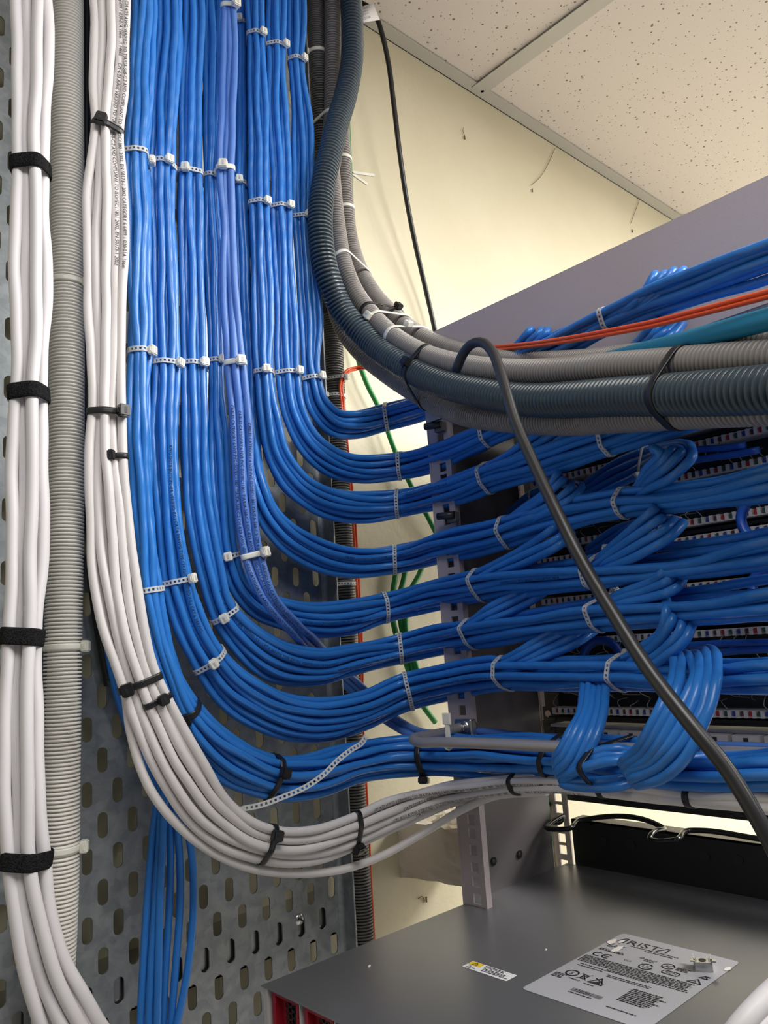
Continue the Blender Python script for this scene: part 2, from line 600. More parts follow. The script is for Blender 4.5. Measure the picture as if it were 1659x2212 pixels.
flange(1, .5495)
flange(-1, .0955)
sc_ = onY(645, 1985, YT)
b = MB()
u = bmesh.ops.create_uvsphere(b.bm, u_segments=20, v_segments=12, radius=.0062)
bmesh.ops.transform(b.bm, matrix=Matrix.Translation((sc_[0], YT - .0005, sc_[2])) @ Matrix.Diagonal((1, .62, 1, 1)), verts=u['verts'])
for f in b.bm.faces: f.smooth = True
b.box(sc_[0] - .0034, sc_[0] + .0034, YT - .0048, YT - .0034, sc_[2] - .0007, sc_[2] + .0007, 1, Matrix.Rotation(.6, 3, 'Y'))
link('fixing_screw', b.mesh(), [MT['zinc'], MT['inkblack']], tray)
br = boxes_mesh([(.06, .545, YT + .003, YT + .0045, -.292, -.258), (.06, .545, YT + .003, YW, -.292, -.2905), (.06, .545, YT + .003, YW, -.2595, -.258)])
tag(link('wall_bracket', br, MT['zinc']), 'zinc channel bracket seen through the lower slots of the cable tray', 'bracket')

# ================================================================== RACK
RX, RF = .6, .776              # rear and far uprights
yl = onX(985, 1740, RX)[1]
yr_ = onX(1043, 1880, RX)[1]
zt = onX(1445, 480, RX)[2]
rack = tag(empty('equipment_rack', (RX, .33, -1.49)), 'open grey steel equipment rack carrying the patch panels', 'rack')


def holed_strip(X, y0, y1, yc, zref, zlo, zhi, lip):
    """upright flange with the square 19-inch hole pattern"""
    hs = .0048
    zs = []
    k = -60
    while k < 60:
        for d in (0, -.0127, -.028575):
            z = zref + k * .04445 + d
            if zlo + .008 < z < zhi - .008: zs.append(z)
        k += 1
    zs.sort()
    bl = []
    for (a, b_) in ((y0, yc - hs), (yc + hs, y1)):
        bl.append((X, X + .002, a, b_, zlo, zhi))
    prev = zlo
    for z in zs:
        bl.append((X, X + .002, yc - hs, yc + hs, prev, z - hs)); prev = z + hs
    bl.append((X, X + .002, yc - hs, yc + hs, prev, zhi))
    for (ya, yb) in lip:
        bl.append((X - .0006, X + .007, ya, yb, zlo, zhi))
    return boxes_mesh(bl)


yh = onX(1017, 1770, RX)[1]
z1 = onX(1017, 1771, RX)[2]
link('rear_post', holed_strip(RX, yr_, yl, yh, z1, -1.49, zt - .001, [(yr_ - .0022, yr_ + .0006), (yl - .002, yl)]), MT['rack'], rack)
link('rear_post', holed_strip(RX, .075, .105, .09, z1, -1.49, zt - .001, [(.075, .077), (.103, .105)]), MT['rack'], rack)
yfa, yfb = onX(1234, 1830, RF)[1], .592
yfh = onX(1214, 1810, RF)[1]
link('front_post', holed_strip(RF, yfa, yfb, yfh, onX(1214, 1810, RF)[2], -1.49, zt - .001, [(yfb - .002, yfb)]), MT['rack'], rack)
link('front_post', holed_strip(RF, .06, .088, .075, onX(1214, 1810, RF)[2], -1.49, zt - .001, [(.06, .062)]), MT['rack'], rack)
sp = link('side_panel', boxes_mesh([(RX + .004, onY(1191, 1800, yl - .0035)[0], yl - .0035, yl - .0015, -1.49, zt - .002)]), MT['rackpanel'], rack)
for q in ((1065, 1860), (1121, 1845)):
    c = onY(*q, yl - .0035)
    link('panel_bolt', MB().cyl((c[0], c[1] - .0016, c[2]), (c[0], c[1] + .001, c[2]), .0042, 16, 0, .0036).cyl((c[0], c[1] - .0020, c[2]), (c[0], c[1] + .001, c[2]), .0021, 6, 1).mesh(), [MT['blackmetal'], MT['zinc']], rack)
b = MB()
zr = onX(1600, 676, RX)[2]
b.box(RX - .001, RX + .001, -.09, yl, zr, zt).box(RX - .001, RF + .01, -.09, yl, zt - .002, zt).box(RX, RX + .03, -.09, yl, zr - .001, zr + .001)
link('top_rail', b.mesh(), MT['rack'], rack)
link('roof_shade_panel', boxes_mesh([(RX + .002, 1.25, -.09, yl + .001, zt - .004, zt - .0021)]), MT['rackpanel'], rack)  # unseen roof carried deeper than the posts to shade the lower wall

tag(link('light_block_plate', boxes_mesh([(RF - .006, RF - .004, .062, .592, .2376, zt - .005)]), MT['blackmetal']), 'added black light-blocking plate high in the rack behind the upper blue loops', 'plate')  # added plate, keeps a lamp beam from entering above the patch panels
# ------------------------------------------------------------------ patch panels
PX = .72


def strip_boxes(z, flip):
    bl = [(PX + .004, PX + .024, .105, .535, z - .0032, z + .0032, 0)]
    bc = []
    y = .530
    i = 0
    while y > .11:
        bl.append((PX, PX + .006, y - .0015, y + .0015, z - .0034, z + .0034, 0))
        bl.append((PX + .002, PX + .006, y - .0074, y, z - .0034 if flip else z + .0018, z - .0018 if flip else z + .0034, 0))
        bc.append((PX + .0012, PX + .005, y - .0060, y - .0027, z - .0019, z + .0025, i % 4))
        i += 1
        y -= .0074
    return bl, bc


def wire_tufts(z_hi, z_lo, seed):
    r_ = random.Random(seed)
    b = MB()
    for k in range(46):
        y = .525 - k * .0092 + r_.uniform(-.003, .003)
        up = r_.random() < .5
        za = z_hi - .003 if up else z_lo + .003
        zb = (z_hi + z_lo) / 2 + r_.uniform(-.004, .004)
        b.tube([(PX + .004, y, za), (PX - .003, y + r_.uniform(-.002, .002), za + (zb - za) * .4), (PX + .004, y + r_.uniform(-.006, .006), za + (zb - za) * .8), (PX + .016, y + r_.uniform(-.008, .008), zb)], .00042, 5)
    return b.mesh()


zu, zl = .1704, .1420
sbu, cbu = strip_boxes(zu, False)
sbl, cbl = strip_boxes(zl, True)
zm = (zu + zl) / 2
proto_parts = [('face_plate', boxes_mesh([(RF - .006, RF - .004, .062, .578, zm - .0221, zm + .0221)]), [MT['blackmetal']]),
               ('circuit_board', boxes_mesh([(PX + .024, PX + .0256, .10, .54, zm - .0150, zm + .0150)]), [MT['pcb']]),
               ('mounting_rib', boxes_mesh([(PX + .01, RF - .006, .1, .545, zm - .0222, zm - .0206), (PX + .01, RF - .006, .1, .545, zm + .0206, zm + .0222)]), [MT['blackmetal']]),
               ('terminal_strip', boxes_mesh(sbu), [MT['idc']]), ('terminal_strip', boxes_mesh(sbl), [MT['idc']]),
               ('colour_code_strip', boxes_mesh(cbu), [MT['capblue'], MT['capbrown'], MT['capred'], MT['capgreen']]),
               ('colour_code_strip', boxes_mesh(cbl), [MT['capred'], MT['capgreen'], MT['capblue'], MT['capbrown']]),
               ('loose_wires', wire_tufts(zu, zl, 5), [MT['thinwire']])]
for nme, me, ms in proto_parts:
    for m_ in ms: me.materials.append(m_)
where = {-1: 'just below the rack top rail, behind the conduits', 0: 'behind the third and fourth blue bundles from the top',
         1: 'behind the fourth blue bundle from the top', 2: 'in the gap between the fourth and fifth blue bundles', 3: 'behind the fifth blue bundle from the top',
         4: 'behind the sixth blue bundle from the top', 5: 'below the seventh blue bundle, lowest in the rack'}
for k in range(-1, 6):
    pp = tag(empty('patch_panel', (PX, .33, zm)), 'patch panel with coloured wire terminals ' + where[k], 'patch panel', 'patch panels in the rack')
    for nme, me, ms in proto_parts:
        o = bpy.data.objects.new(nme, me)
        COL.objects.link(o)
        o.parent = pp
        o.matrix_parent_inverse = Matrix.Translation((-PX, -.33, -zm))
        if nme in ('loose_wires', 'colour_code_strip'): o['kind'] = 'stuff'
    pp.location = (PX, .33, zm - .0445 * k)

# keystone strip below them
kp = tag(empty('keystone_panel', (PX, .33, -.105)), 'grey socket strip with square openings behind the lacing rod', 'socket strip')
zj = -.1055
link('back_plate', boxes_mesh([(RF - .006, RF - .004, .062, .578, zj - .030, zj + .014)]), MT['blackmetal'], kp)
bl = []
for i in range(14):
    y = .51 - i * .0285
    link('socket', boxes_mesh([(PX, PX + .03, y - .0255, y - .0012, zj - .0065, zj + .0065, 0), (PX - .0006, PX + .001, y - .0155, y - .0115, zj + .0005, zj + .0045, 1),
                               (PX - .0006, PX + .001, y - .017, y - .010, zj - .0065, zj - .0045, 1)]), [MT['idc'], MT['inkblack']], kp)
link('carrier_bar', boxes_mesh([(PX + .012, PX + .04, .10, .545, zj + .0068, zj + .0095), (PX + .012, PX + .04, .10, .545, zj - .0095, zj - .0068)]), MT['paleg'], kp)

# lacing panel with its bent wire rings
lp = tag(empty('cable_manager', (RF, .33, -.23)), 'black cable manager panel with a bent wire ring along its top edge', 'cable manager')
zt2, zb2 = onX(1300, 1776, RF)[2], onX(1245, 1862, RF)[2] - .004
b = MB().box(RF - .003, RF - .001, .07, onX(1240, 1800, RF)[1], zb2, zt2).box(RF - .003, RF + .02, .07, onX(1240, 1800, RF)[1], zt2 - .0018, zt2)
link('face_plate', b.mesh(), MT['blackmetal'], lp)
for q in ((1303, 1818), (1362, 1826), (1522, 1850), (1594, 1858)):
    c = onX(*q, RF - .0035)
    link('plate_hole_rim', MB().cyl((c[0] - .001, c[1], c[2]), (c[0] + .001, c[1], c[2]), .0048, 18).mesh(), MT['inkblack'], lp)
wp = [(1187, 1737, .775), (1148, 1757, .745), (1147, 1762, .742), (1160, 1766, .742), (1213, 1773, .765), (1216, 1768, .768), (1184, 1783, .735), (1181, 1788, .73), (1194, 1791, .728), (1226, 1790, .730),
      (1258, 1771, .765), (1275, 1768, .768), (1410, 1777, .768), (1432, 1788, .765), (1406, 1805, .728), (1403, 1812, .724), (1418, 1817, .722), (1456, 1815, .724), (1492, 1794, .765), (1512, 1794, .768), (1640, 1812, .768), (1700, 1820, .768)]
link('wire_ring', MB().tube([onX(a, b_, c) for a, b_, c in wp], .0027, 10).mesh(), MT['wire'], lp)
zba, zbb = onX(1300, 1708, RF)[2], onX(1300, 1735, RF)[2]
bar = MB().box(RF - .003, RF + .03, .07, yfb - .03, zbb, zba)
tag(link('blanking_bar', bar.mesh(), MT['blackmetal']), 'black horizontal bar across the rack below the white cables', 'bar')

# hardware on the posts
for q, lab in (((1189, 1541), 'upper of two black cage fittings on the far rack post, below the seventh bundle'), ((1189, 1570), 'lower of two black cage fittings on the far rack post, below the seventh bundle')):
    c = onX(*q, RF - .004)
    t_ = tag(empty('cage_nut', c), lab, 'fitting', 'cage fittings on the far post')
    link('cage', MB().box(c[0] - .003, c[0] + .004, c[1] - .009, c[1] + .009, c[2] - .008, c[2] + .008, bev=.001).mesh(), MT['blackmetal'], t_)
    link('screw_end', MB().cyl((c[0] - .005, c[1], c[2]), (c[0], c[1], c[2]), .004, 14).mesh(), MT['zinc'] if q[1] < 1550 else MT['inkblack'], t_)

# lacing rod carried on clamps off the rear post
rodw = [onX(1000, 1569, .597), onX(966, 1580, .570), onX(918, 1590, .535), onX(897, 1594, .520), onX(893, 1598, .514), onX(905, 1603, .511), onX(950, 1603, .510)] + [onX(x, 1604 + (x - 1000) * .041, .512) for x in (1050, 1200, 1400, 1600, 1720)]
rod = tag(empty('lacing_rod', rodw[0]), 'dull metal lacing rod bent out from the rack post beneath the seventh bundle', 'rod')
link('bar', MB().tube(rodw, .0046, 14).mesh(), MT['rod'], rod)
c = onX(1003, 1570, .598)
b = MB().cyl((.590, c[1] - .004, c[2]), (.605, c[1] - .004, c[2]), .0075, 16).cyl((.588, c[1] - .004, c[2]), (.590, c[1] - .004, c[2]), .0045, 6).box(.592, .601, c[1] - .014, c[1] + .008, c[2] - .008, c[2] + .008, bev=.0015)
link('clamp', b.mesh(), MT['zinc'], rod)
c = onX(963, 1576, .568)
for px, py, lab in ((945, 921, 'upper grey rod clamp on the rack post between the first and second bundles'), (973, 1116, 'small grey rod clamp on the rack post below the third bundle')):
    c = onX(px, py, .592)
    t_ = tag(empty('rod_clamp', c), lab, 'clamp', 'rod clamps on the rack post')
    link('body', MB().box(.592, .6, c[1] - .006, c[1] + .006, c[2] - .006, c[2] + .005, bev=.0015).mesh(), MT['cond_dark'], t_)
    link('cap', MB().cyl((.592, c[1] - .006, c[2] + .001), (.587, c[1] + .013, c[2] + .002), .0038, 16).mesh(), MT['blackg'], t_)

# ================================================================== SWITCH
ZS = onX(1000, 1950, RX)[2]
SX0, SY1 = .3628, .569
sw = tag(empty('network_switch', (SX0, .35, ZS - .044)), 'grey rack switch with red fan modules, lid in the foreground', 'network switch')
link('lid', MB().box(SX0, .770, .131, SY1, ZS - .0013, ZS, bev=.0005).mesh(), MT['lid'], sw)
link('chassis', boxes_mesh([(SX0 + .012, .768, .134, SY1 - .003, ZS - .0435, ZS - .0014)]), MT['blackmetal'], sw)
link('side_rail', boxes_mesh([(SX0 + .002, .767, SY1 - .0042, SY1 - .0005, ZS - .028, ZS - .0014), (SX0 + .001, .767, SY1 - .0075, SY1 - .0052, ZS - .028, ZS - .0014)]), MT['paleg'], sw)


def fan_mesh():
    """frame and honeycomb of one module, its left edge at y = 0 going to -y"""
    wd, h = .0385, .040
    fr = boxes_mesh([(0, .02, -.004, 0, -h, 0, 1), (-.004, .02, -.0085, -.004, -h, 0, 0), (.002, .02, -.016, -.0085, -h, 0, 0), (-.004, .02, -wd + .0005, -wd + .0035, -h, 0, 0), (-.004, .02, -wd + .0035, -.0085, -.0022, 0, 0), (-.004, .02, -wd + .0035, -.0085, -h, -h + .003, 0)])
    V, Fc = [], []
    R_ = .0026
    for i in range(12):
        for j in range(16):
            cy = -.0165 - i * R_ * 1.5 * 1.02
            cz = -.004 - j * R_ * 1.732 * 1.02 - (R_ * .866 if i % 2 else 0)
            if cy < -wd + .0035 or cz < -h + .004: continue
            o = len(V)
            for rr in (R_ * .80, R_ * 1.02):
                for k in range(6):
                    a = k * math.pi / 3
                    V.append((.001, cy + rr * math.cos(a), cz + rr * math.sin(a)))
            for k in range(6):
                Fc.append((o + k, o + (k + 1) % 6, o + 6 + (k + 1) % 6, o + 6 + k))
    gr = pydata(V, Fc)
    return fr, gr


frm, grl = fan_mesh()
for m_ in (MT['red'], MT['inkblack']): frm.materials.append(m_)
grl.materials.append(MT['blackg'])
for i in range(10):
    y = SY1 - .0078 - i * .0415
    a = bpy.data.objects.new('fan_module', frm); COL.objects.link(a)
    a.parent = sw; a.matrix_parent_inverse = sw.matrix_basis.inverted(); a.location = (SX0 + .006, y, ZS - .002)
    g_ = bpy.data.objects.new('honeycomb_grille', grl); COL.objects.link(g_)
    g_.parent = a
    sol = g_.modifiers.new('thickness', 'SOLIDIFY'); sol.thickness = .0006
    link('module_divider', boxes_mesh([(SX0 + .002, SX0 + .012, y - .0408, y - .0392, ZS - .042, ZS - .002)]), MT['paleg'], sw)

# regulatory label: s runs across (towards -Y), t runs up the sheet (towards +X)
LY, LX = .408, .482


def lab_pt(s, t, h=.0003):
    return (LX + t, LY - s, ZS + h)


def plate(pts, h):
    return pydata([lab_pt(s, t, h) for s, t in pts], [tuple(range(len(pts)))])


def rounded(s0, s1, t0, t1, r):
    o = []
    for (cs, ct, a0) in ((s1 - r, t0 + r, -90), (s1 - r, t1 - r, 0), (s0 + r, t1 - r, 90), (s0 + r, t0 + r, 180)):
        for k in range(6):
            a = math.radians(a0 + k * 18)
            o.append((cs + r * math.cos(a), ct + r * math.sin(a)))
    return o


lab = link('regulatory_label', plate(rounded(0, .1, 0, .1385, .004), .00025), MT['label'], sw)
TV, TF = [], []


def put(V, Fc):
    o = len(TV)
    TV.extend(V)
    TF.extend([tuple(o + i for i in f) for f in Fc])


def lt(body, s, t, size, h=.00045, sx=1.):
    V, Fc = text_flat(body, size)
    put([lab_pt(s + v[0] * sx, t + v[1], h) for v in V], Fc)


def bar_(s0, s1, t0, t1, h=.00045):
    put([lab_pt(s0, t0, h), lab_pt(s1, t0, h), lab_pt(s1, t1, h), lab_pt(s0, t1, h)], [(0, 1, 2, 3)])


def stroke(pts, wd, closed=False, h=.00046):
    P = [np.array(q, float) for q in pts]
    n_ = len(P)
    for i in range(n_ if closed else n_ - 1):
        a, b_ = P[i], P[(i + 1) % n_]
        d = (b_ - a) / max(np.linalg.norm(b_ - a), 1e-9)
        nn = np.array([-d[1], d[0]]) * wd / 2
        e = d * wd * .3
        put([lab_pt(*(a - e + nn), h), lab_pt(*(a - e - nn), h), lab_pt(*(b_ + e - nn), h), lab_pt(*(b_ + e + nn), h)], [(0, 1, 2, 3)])


def circ(s, t, r, wd, a0=0, a1=360):
    stroke([(s + r * math.cos(math.radians(a)), t + r * math.sin(math.radians(a))) for a in range(a0, a1 + 1, 15)], wd)


# maker's name: the first letter is an open wedge without a crossbar, the last one too
stroke([(.0045, .1195), (.0098, .1285), (.0118, .1285), (.0118, .1195)], .0013)
lt('RIST', .0135, .1195, .0124, sx=1.22)
stroke([(.0412, .1195), (.0465, .1285), (.0485, .1285), (.0485, .1195)], .0013)
rl = random.Random(9)


def fake_lines(s0, s1, t_top, nl, pitch, ht, ragged=.2):
    for i in range(nl):
        t = t_top - i * pitch
        s = s0
        end = s1 - (s1 - s0) * ragged * rl.random()
        while s < end:
            wl = rl.uniform(.0012, .0048)
            bar_(s, min(s + wl, end), t, t + ht)
            s += wl + .0006


fake_lines(.0195, .0655, .1165, 1, .0022, .0012)
fake_lines(.034, .062, .1135, 1, .0022, .0012)
lt('EAC', .004, .106, .0085)
fake_lines(.003, .026, .099, 2, .0022, .0014)
# CE
circ(.0085, .0875, .0036, .0011, 50, 310)
circ(.0165, .0875, .0036, .0011, 50, 310)
stroke([(.0131, .0875), (.0185, .0875)], .0010)
lt('VCI', .0300, .0885, .0042)
stroke([(.0382, .1003), (.0412, .1018)], .0010); fake_lines(.0425, .0525, .1005, 3, .0018, .0009)
circ(.0500, .0880, .0050, .0011, 40, 380); lt('UL', .0470, .0862, .0058); lt('us', .0538, .0845, .0030)
circ(.0628, .0985, .0047, .0009, 0, 345); lt('N', .0607, .0966, .0052); stroke([(.0595, .0955), (.0665, .1015)], .0007)
fake_lines(.0695, .0800, .1000, 3, .0021, .0011)
stroke(rounded(.0635, .0765, .0858, .0915, .0018), .0009, True); lt('RCM', .0655, .0873, .0044)
stroke([(.0855, .0835), (.0955, .0835), (.0905, .0905)], .0011, True); lt('A', .0888, .0845, .0040)
stroke([(.0895, .0940), (.0925, .0985), (.0955, .0940)], .0011, True); bar_(.0935, .0962, .0970, .0990)
fake_lines(.002, .0935, .0795, 6, .0023, .0013, .03)
fake_lines(.0075, .0660, .0635, 1, .0023, .0012, .01); fake_lines(.030, .0950, .0655, 1, .0023, .0012, .02)
fake_lines(.0075, .034, .0600, 1, .002, .0012); fake_lines(.036, .0720, .0575, 2, .0024, .0011, .05)
# wheelie bin with a cross, ring with wave, triangle with hand
circ(.0135, .0450, .0048, .0013, 0, 345); lt('S', .0118, .0425, .0070)
stroke([(.0205, .0395), (.0285, .0500)], .0008); stroke([(.0285, .0395), (.0205, .0500)], .0008); stroke([(.0222, .0480), (.0230, .0410), (.0262, .0410), (.0270, .0480)], .0009, True)
stroke([(.0310, .0390), (.0425, .0390), (.0368, .0495)], .0012, True); put([lab_pt(.0330, .0398), lab_pt(.0405, .0398), lab_pt(.0378, .0450)], [(0, 1, 2)]); stroke([(.0325, .0480), (.0420, .0420)], .0011)
fake_lines(.003, .0135, .0385, 4, .0021, .0013); fake_lines(.0165, .0265, .0360, 1, .002, .0012); fake_lines(.030, .0405, .0345, 1, .002, .0012)
s = .0290
while s < .0535:
    wd = rl.choice((.0003, .0005, .0008, .0011)); bar_(s, s + wd, .0195, .0245); s += wd + rl.choice((.0003, .0004, .0006))
fake_lines(.0290, .0495, .0165, 1, .002, .0012, .1)
fake_lines(.0625, .0945, .0475, 9, .00265, .0016, .35)
fake_lines(.0625, .0865, .0130, 1, .002, .0013, .1)
link('printed_lettering', pydata(TV, TF), MT['inkblack'], lab)
for (cs, ct, r1, r2, sd_) in ((.0035, .116, .003, .007, 2), (.0155, .1045, .0028, .0085, 3), (.0095, .121, .0018, .004, 4), (.0985, .120, .0022, .0045, 5)):
    r_ = random.Random(sd_)
    pts = [(cs + r1 * math.cos(a) * r_.uniform(.7, 1.2), ct + r2 * math.sin(a) * r_.uniform(.7, 1.2)) for a in np.linspace(0, 2 * np.pi, 14, endpoint=False)]
    link('torn_patch', plate(pts, .0006), MT['scuff'], lab)

# small warning sticker
c0, c1, c2 = onZ(998, 2088, ZS), onZ(1087, 2124, ZS), onZ(1017, 2081, ZS)
LX2, LY2 = c0[0], c0[1]
ws, wt = c0[1] - c1[1], .0132
keep = (LX, LY)
LX, LY = LX2, LY2
stk = link('warning_sticker', plate(rounded(0, ws, 0, wt, .0008), .00025), MT['labelwhite'], sw)
link('yellow_field', plate([(.0005, wt * .48), (.0125, wt * .48), (.0125, wt - .0005), (.0005, wt - .0005)], .0004), MT['yellow'], stk)
TV, TF = [], []
stroke([(.0040, .0075), (.0092, .0075), (.0066, .0118)], .0006, True, .0005); bar_(.0063, .0069, .0085, .0105, .0005)
stroke([(.0030, .0012), (.0075, .0012), (.0052, .0050)], .0005, True)
lt('Mn', .0080, .0014, .0030)
fake_lines(.0150, .0400, .0110, 2, .0020, .0010, .25)
fake_lines(.0170, .0430, .0065, 3, .0020, .0010, .3)
link('printed_lettering', pydata(TV, TF), MT['inkblack'], stk)
LX, LY = keep

# loose cage nut lying on the label
p = np.array(lab_pt(.0845, .1105, 0))
cn = tag(empty('cage_nut', p), 'loose shiny spring cage nut lying on the label of the switch', 'cage nut')
R3 = Matrix.Rotation(.55, 3, 'Z')


def rb(bm_, a, b_, c, d, e, f, mi=0, bev=0.):
    ctr = R3 @ Vector(((a + b_) / 2, (c + d) / 2, 0))
    hx, hy = (b_ - a) / 2, (d - c) / 2
    bm_.box(p[0] + ctr.x - hx, p[0] + ctr.x + hx, p[1] + ctr.y - hy, p[1] + ctr.y + hy, p[2] + e, p[2] + f, mi, R3, bev)


b = MB()
rb(b, -.0065, .0065, -.0065, -.0055, .0008, .0085); rb(b, -.0065, .0065, .0055, .0065, .0008, .0085); rb(b, -.0065, -.0055, -.0065, .0065, .0008, .0070)
rb(b, -.0065, .0065, -.0065, .0065, .0004, .0014); rb(b, -.0075, -.0035, -.0090, -.0055, .0075, .0085); rb(b, -.0075, -.0035, .0055, .0090, .0075, .0085)
link('spring_cage', b.mesh(), MT['zinc'], cn)
b = MB(); rb(b, -.0048, .0052, -.0048, .0048, .0016, .0062, 0, .0006); b.cyl((p[0], p[1], p[2] + .0062), (p[0], p[1], p[2] + .0066), .0026, 14, 1)
link('square_nut', b.mesh(), [MT['zinc'], MT['inkblack']], cn)
for (q, sz, ll) in (((798, 2089), .0016, 'tiny white paper crumb near the left corner of the switch lid'), ((1180, 2053), .0013, 'tiny white paper crumb on the switch lid left of the large label')):
    c = onZ(*q, ZS)
    tag(link('paper_crumb', MB().box(c[0] - sz, c[0] + sz, c[1] - sz * .5, c[1] + sz * .5, ZS, ZS + sz * .8, 0, Matrix.Rotation(.5, 3, 'Z'), sz * .2).mesh(), MT['scuff']), ll, 'crumb')
# ================================================================== CABLES
BR = .0035                     # blue jacket radius
BUN = {}                       # bundle -> dict(C, T, N, cables=[keys])


def rows_for(n, nf):
    out = []
    row = 0
    while n > 0:
        k = min(nf if row % 2 == 0 else nf - 1, n)
        out.append(k); n -= k; row += 1
    return out


def slots_at(rows, hw, r, rs):
    """(u, v) of every cable when the bundle is hw half-wide; squeezed rows push every other cable back"""
    res = []
    v0 = 0.
    for ri, k in enumerate(rows):
        full = rows[0]
        span = max(hw - r, r * .3)
        pitch = 2 * span / max(full - 1, 1)
        dv = math.sqrt(max(0., (2 * r) ** 2 - pitch ** 2)) if pitch < 2 * r else 0.
        dv = min(dv, 1.5 * r)
        for i in range(k):
            u = -span + pitch * (i + (full - k) / 2)
            v = v0 - (dv if (i + ri) % 2 else 0.)
            # round the bundle's edge
            e = abs(u) / max(span, 1e-6)
            res.append((u, v - (.9 * r * e ** 4 if ri == 0 else 0.)))
        v0 -= max(1.75 * r, dv * .9 + r)
    return res


def stations(pts, Y0, X0):
    P, w = [], []
    for q in pts:
        y = q[3] if len(q) > 3 and q[3] is not None else Y0
        x = q[4] if len(q) > 4 and q[4] is not None else X0
        if not np.isscalar(x) and not isinstance(x, (int, float)): x = X0
        if isinstance(x, str): x = X0
        xx = x if np.isscalar(x) else X0
        c, t_ = corner(q[0], q[1], y, xx)
        P.append(c); w.append(q[2] * t_ / F / 2)
    return np.array(P), np.array(w)


def extend(P, a=.10, b_=.24):
    """let a run carry on straight past both ends of what the photograph shows"""
    d0, d1 = P[0] - P[1], P[-1] - P[-2]
    return np.vstack([P[0] + d0 / np.linalg.norm(d0) * a, P, P[-1] + d1 / np.linalg.norm(d1) * b_])


def x_run(px):
    """the back-of-rack run comes a little nearer towards the right"""
    return float(np.interp(px, [820, 1050, 1350, 1660], [.615, .582, .540, .490]))


def mk_cable(key, C, T, N, r, material, label, group, seg=10, name='network_cable', cat='cable'):
    PATHS[key] = (C, T, N, r)
    me = tube_mesh(C, r, seg, T=T, N=N)
    o = link(name, me, material)
    tag(o, label, cat, group)
    return o


CABLE_OBJ = {}
DESC = {'R1': 'the topmost bundle', 'R2': 'the second bundle from the top', 'R3': 'the third bundle from the top', 'R4': 'the fourth bundle from the top',
        'R5': 'the fifth bundle from the top', 'R6': 'the sixth bundle from the top', 'R7': 'the seventh bundle from the top', 'R8': 'the lowest blue bundle'}


def bundle(key, pts, n, nf, Y0, r=BR, material='blue', branches=(), jit=.6, label=None, group=None, seed=0, ref=None, x_of=x_run, name='network_cable', step=.006, seg=10):
    rng = np.random.default_rng(seed + 100)
    pts = [tuple(q) + (None,) * (5 - len(q)) for q in pts]
    pts = [(a, b_, c, (Y0 if d is None else d), (x_of(a) if e is None else e)) for a, b_, c, d, e in pts]
    P, hw = stations(pts, Y0, .6)
    P, hw = extend(P), np.concatenate([hw[:1], hw, hw[-1:]])
    rows = rows_for(n, nf)
    SL = np.array([slots_at(rows, h, r, None) for h in hw])          # (stations, n, 2)
    owner = [None] * n
    order = sorted(range(n), key=lambda i: -SL[len(hw) // 2][i][0])   # topmost first
    hidden = [i for i in order if i >= rows[0]]
    for bi, br_ in enumerate(branches):
        pool = [i for i in hidden if owner[i] is None]
        if br_.get('low'): pool = pool[::-1]
        for i in pool[:br_['n']]: owner[i] = bi
    C0, _, _ = spline(P, step, SL.reshape(len(P), -1))
    T0, N0 = frames(C0)
    BUN[key] = dict(C=C0, T=T0, N=N0, cables=[], r=r)

    def make(idx, Pp, UV, lab_, grp, ck, mt=material):
        C, E_, x = spline(Pp, step, UV)
        T, N = frames(C)
        B = np.cross(N, T)
        L = x[-1]
        ju, jv = np.zeros(len(x)), np.zeros(len(x))
        for wl, am in ((.23, .42), (.12, .30), (.06, .10)):
            ju += am * np.sin(2 * np.pi * x / (wl * rng.uniform(.8, 1.25)) + rng.uniform(0, 6.3))
            jv += am * np.sin(2 * np.pi * x / (wl * rng.uniform(.8, 1.25)) + rng.uniform(0, 6.3))
        Q = C + (E_[:, :1] + (ju * r * .85 * jit)[:, None]) * B + (E_[:, 1:2] + (jv * r * .55 * jit)[:, None]) * N
        T2, N2 = frames(Q)
        o = mk_cable(ck, Q, T2, N2, r, MT[mt], lab_, grp, seg, name)
        BUN[key]['cables'].append(ck)
        CABLE_OBJ[ck] = o
        return o

    front_main = [i for i in range(rows[0]) if owner[i] is None]
    rank = {i: k + 1 for k, i in enumerate(sorted(front_main, key=lambda i: -SL[-1][i][0]))}
    for i in range(n):
        ck = f'{key}.{i}'
        if owner[i] is None:
            if label:
                lb, gp = label(i, rank.get(i), len(front_main))
            elif i in rank:
                k = rank[i]
                nm = 'topmost' if k == 1 else ('lowest' if k == len(front_main) else ORD[k])
                lb, gp = f'blue network cable, {nm} front strand' + (' down' if 1 < k < len(front_main) else '') + f' in {DESC[key]}', f'cables of {DESC[key]}'
            else:
                lb, gp = f'blue network cable hidden inside {DESC[key]}', f'cables of {DESC[key]}'
            make(i, P, SL[:, i], lb, gp, ck)
    for bi, br_ in enumerate(branches):
        mine = [i for i in range(n) if owner[i] == bi]
        mine.sort(key=lambda i: SL[len(hw) // 2][i][0])
        nb = len(mine)
        k0 = br_['base'] + 1                                             # stations kept
        for j, i in enumerate(mine):
            Pt, uv = [], []
            for (px, py, dx, sx, sy) in br_['tail']:
                c, t_ = corner(px + j * sx, py + j * sy, Y0, x_of(px) + dx)
                Pt.append(c)
                uv.append((0., 0.))
            Pp = np.vstack([P[:k0], np.array(Pt)])
            UV = np.vstack([SL[:k0, i], np.array(uv)])
            nm = 'outermost' if j == 0 else ('innermost' if j == nb - 1 else ORD[j + 1] + ' strand')
            make(i, Pp, UV, f'blue network cable, {nm} of {br_["label"]}', br_['label'], f'{key}.b{bi}.{j}')
    return BUN[key]


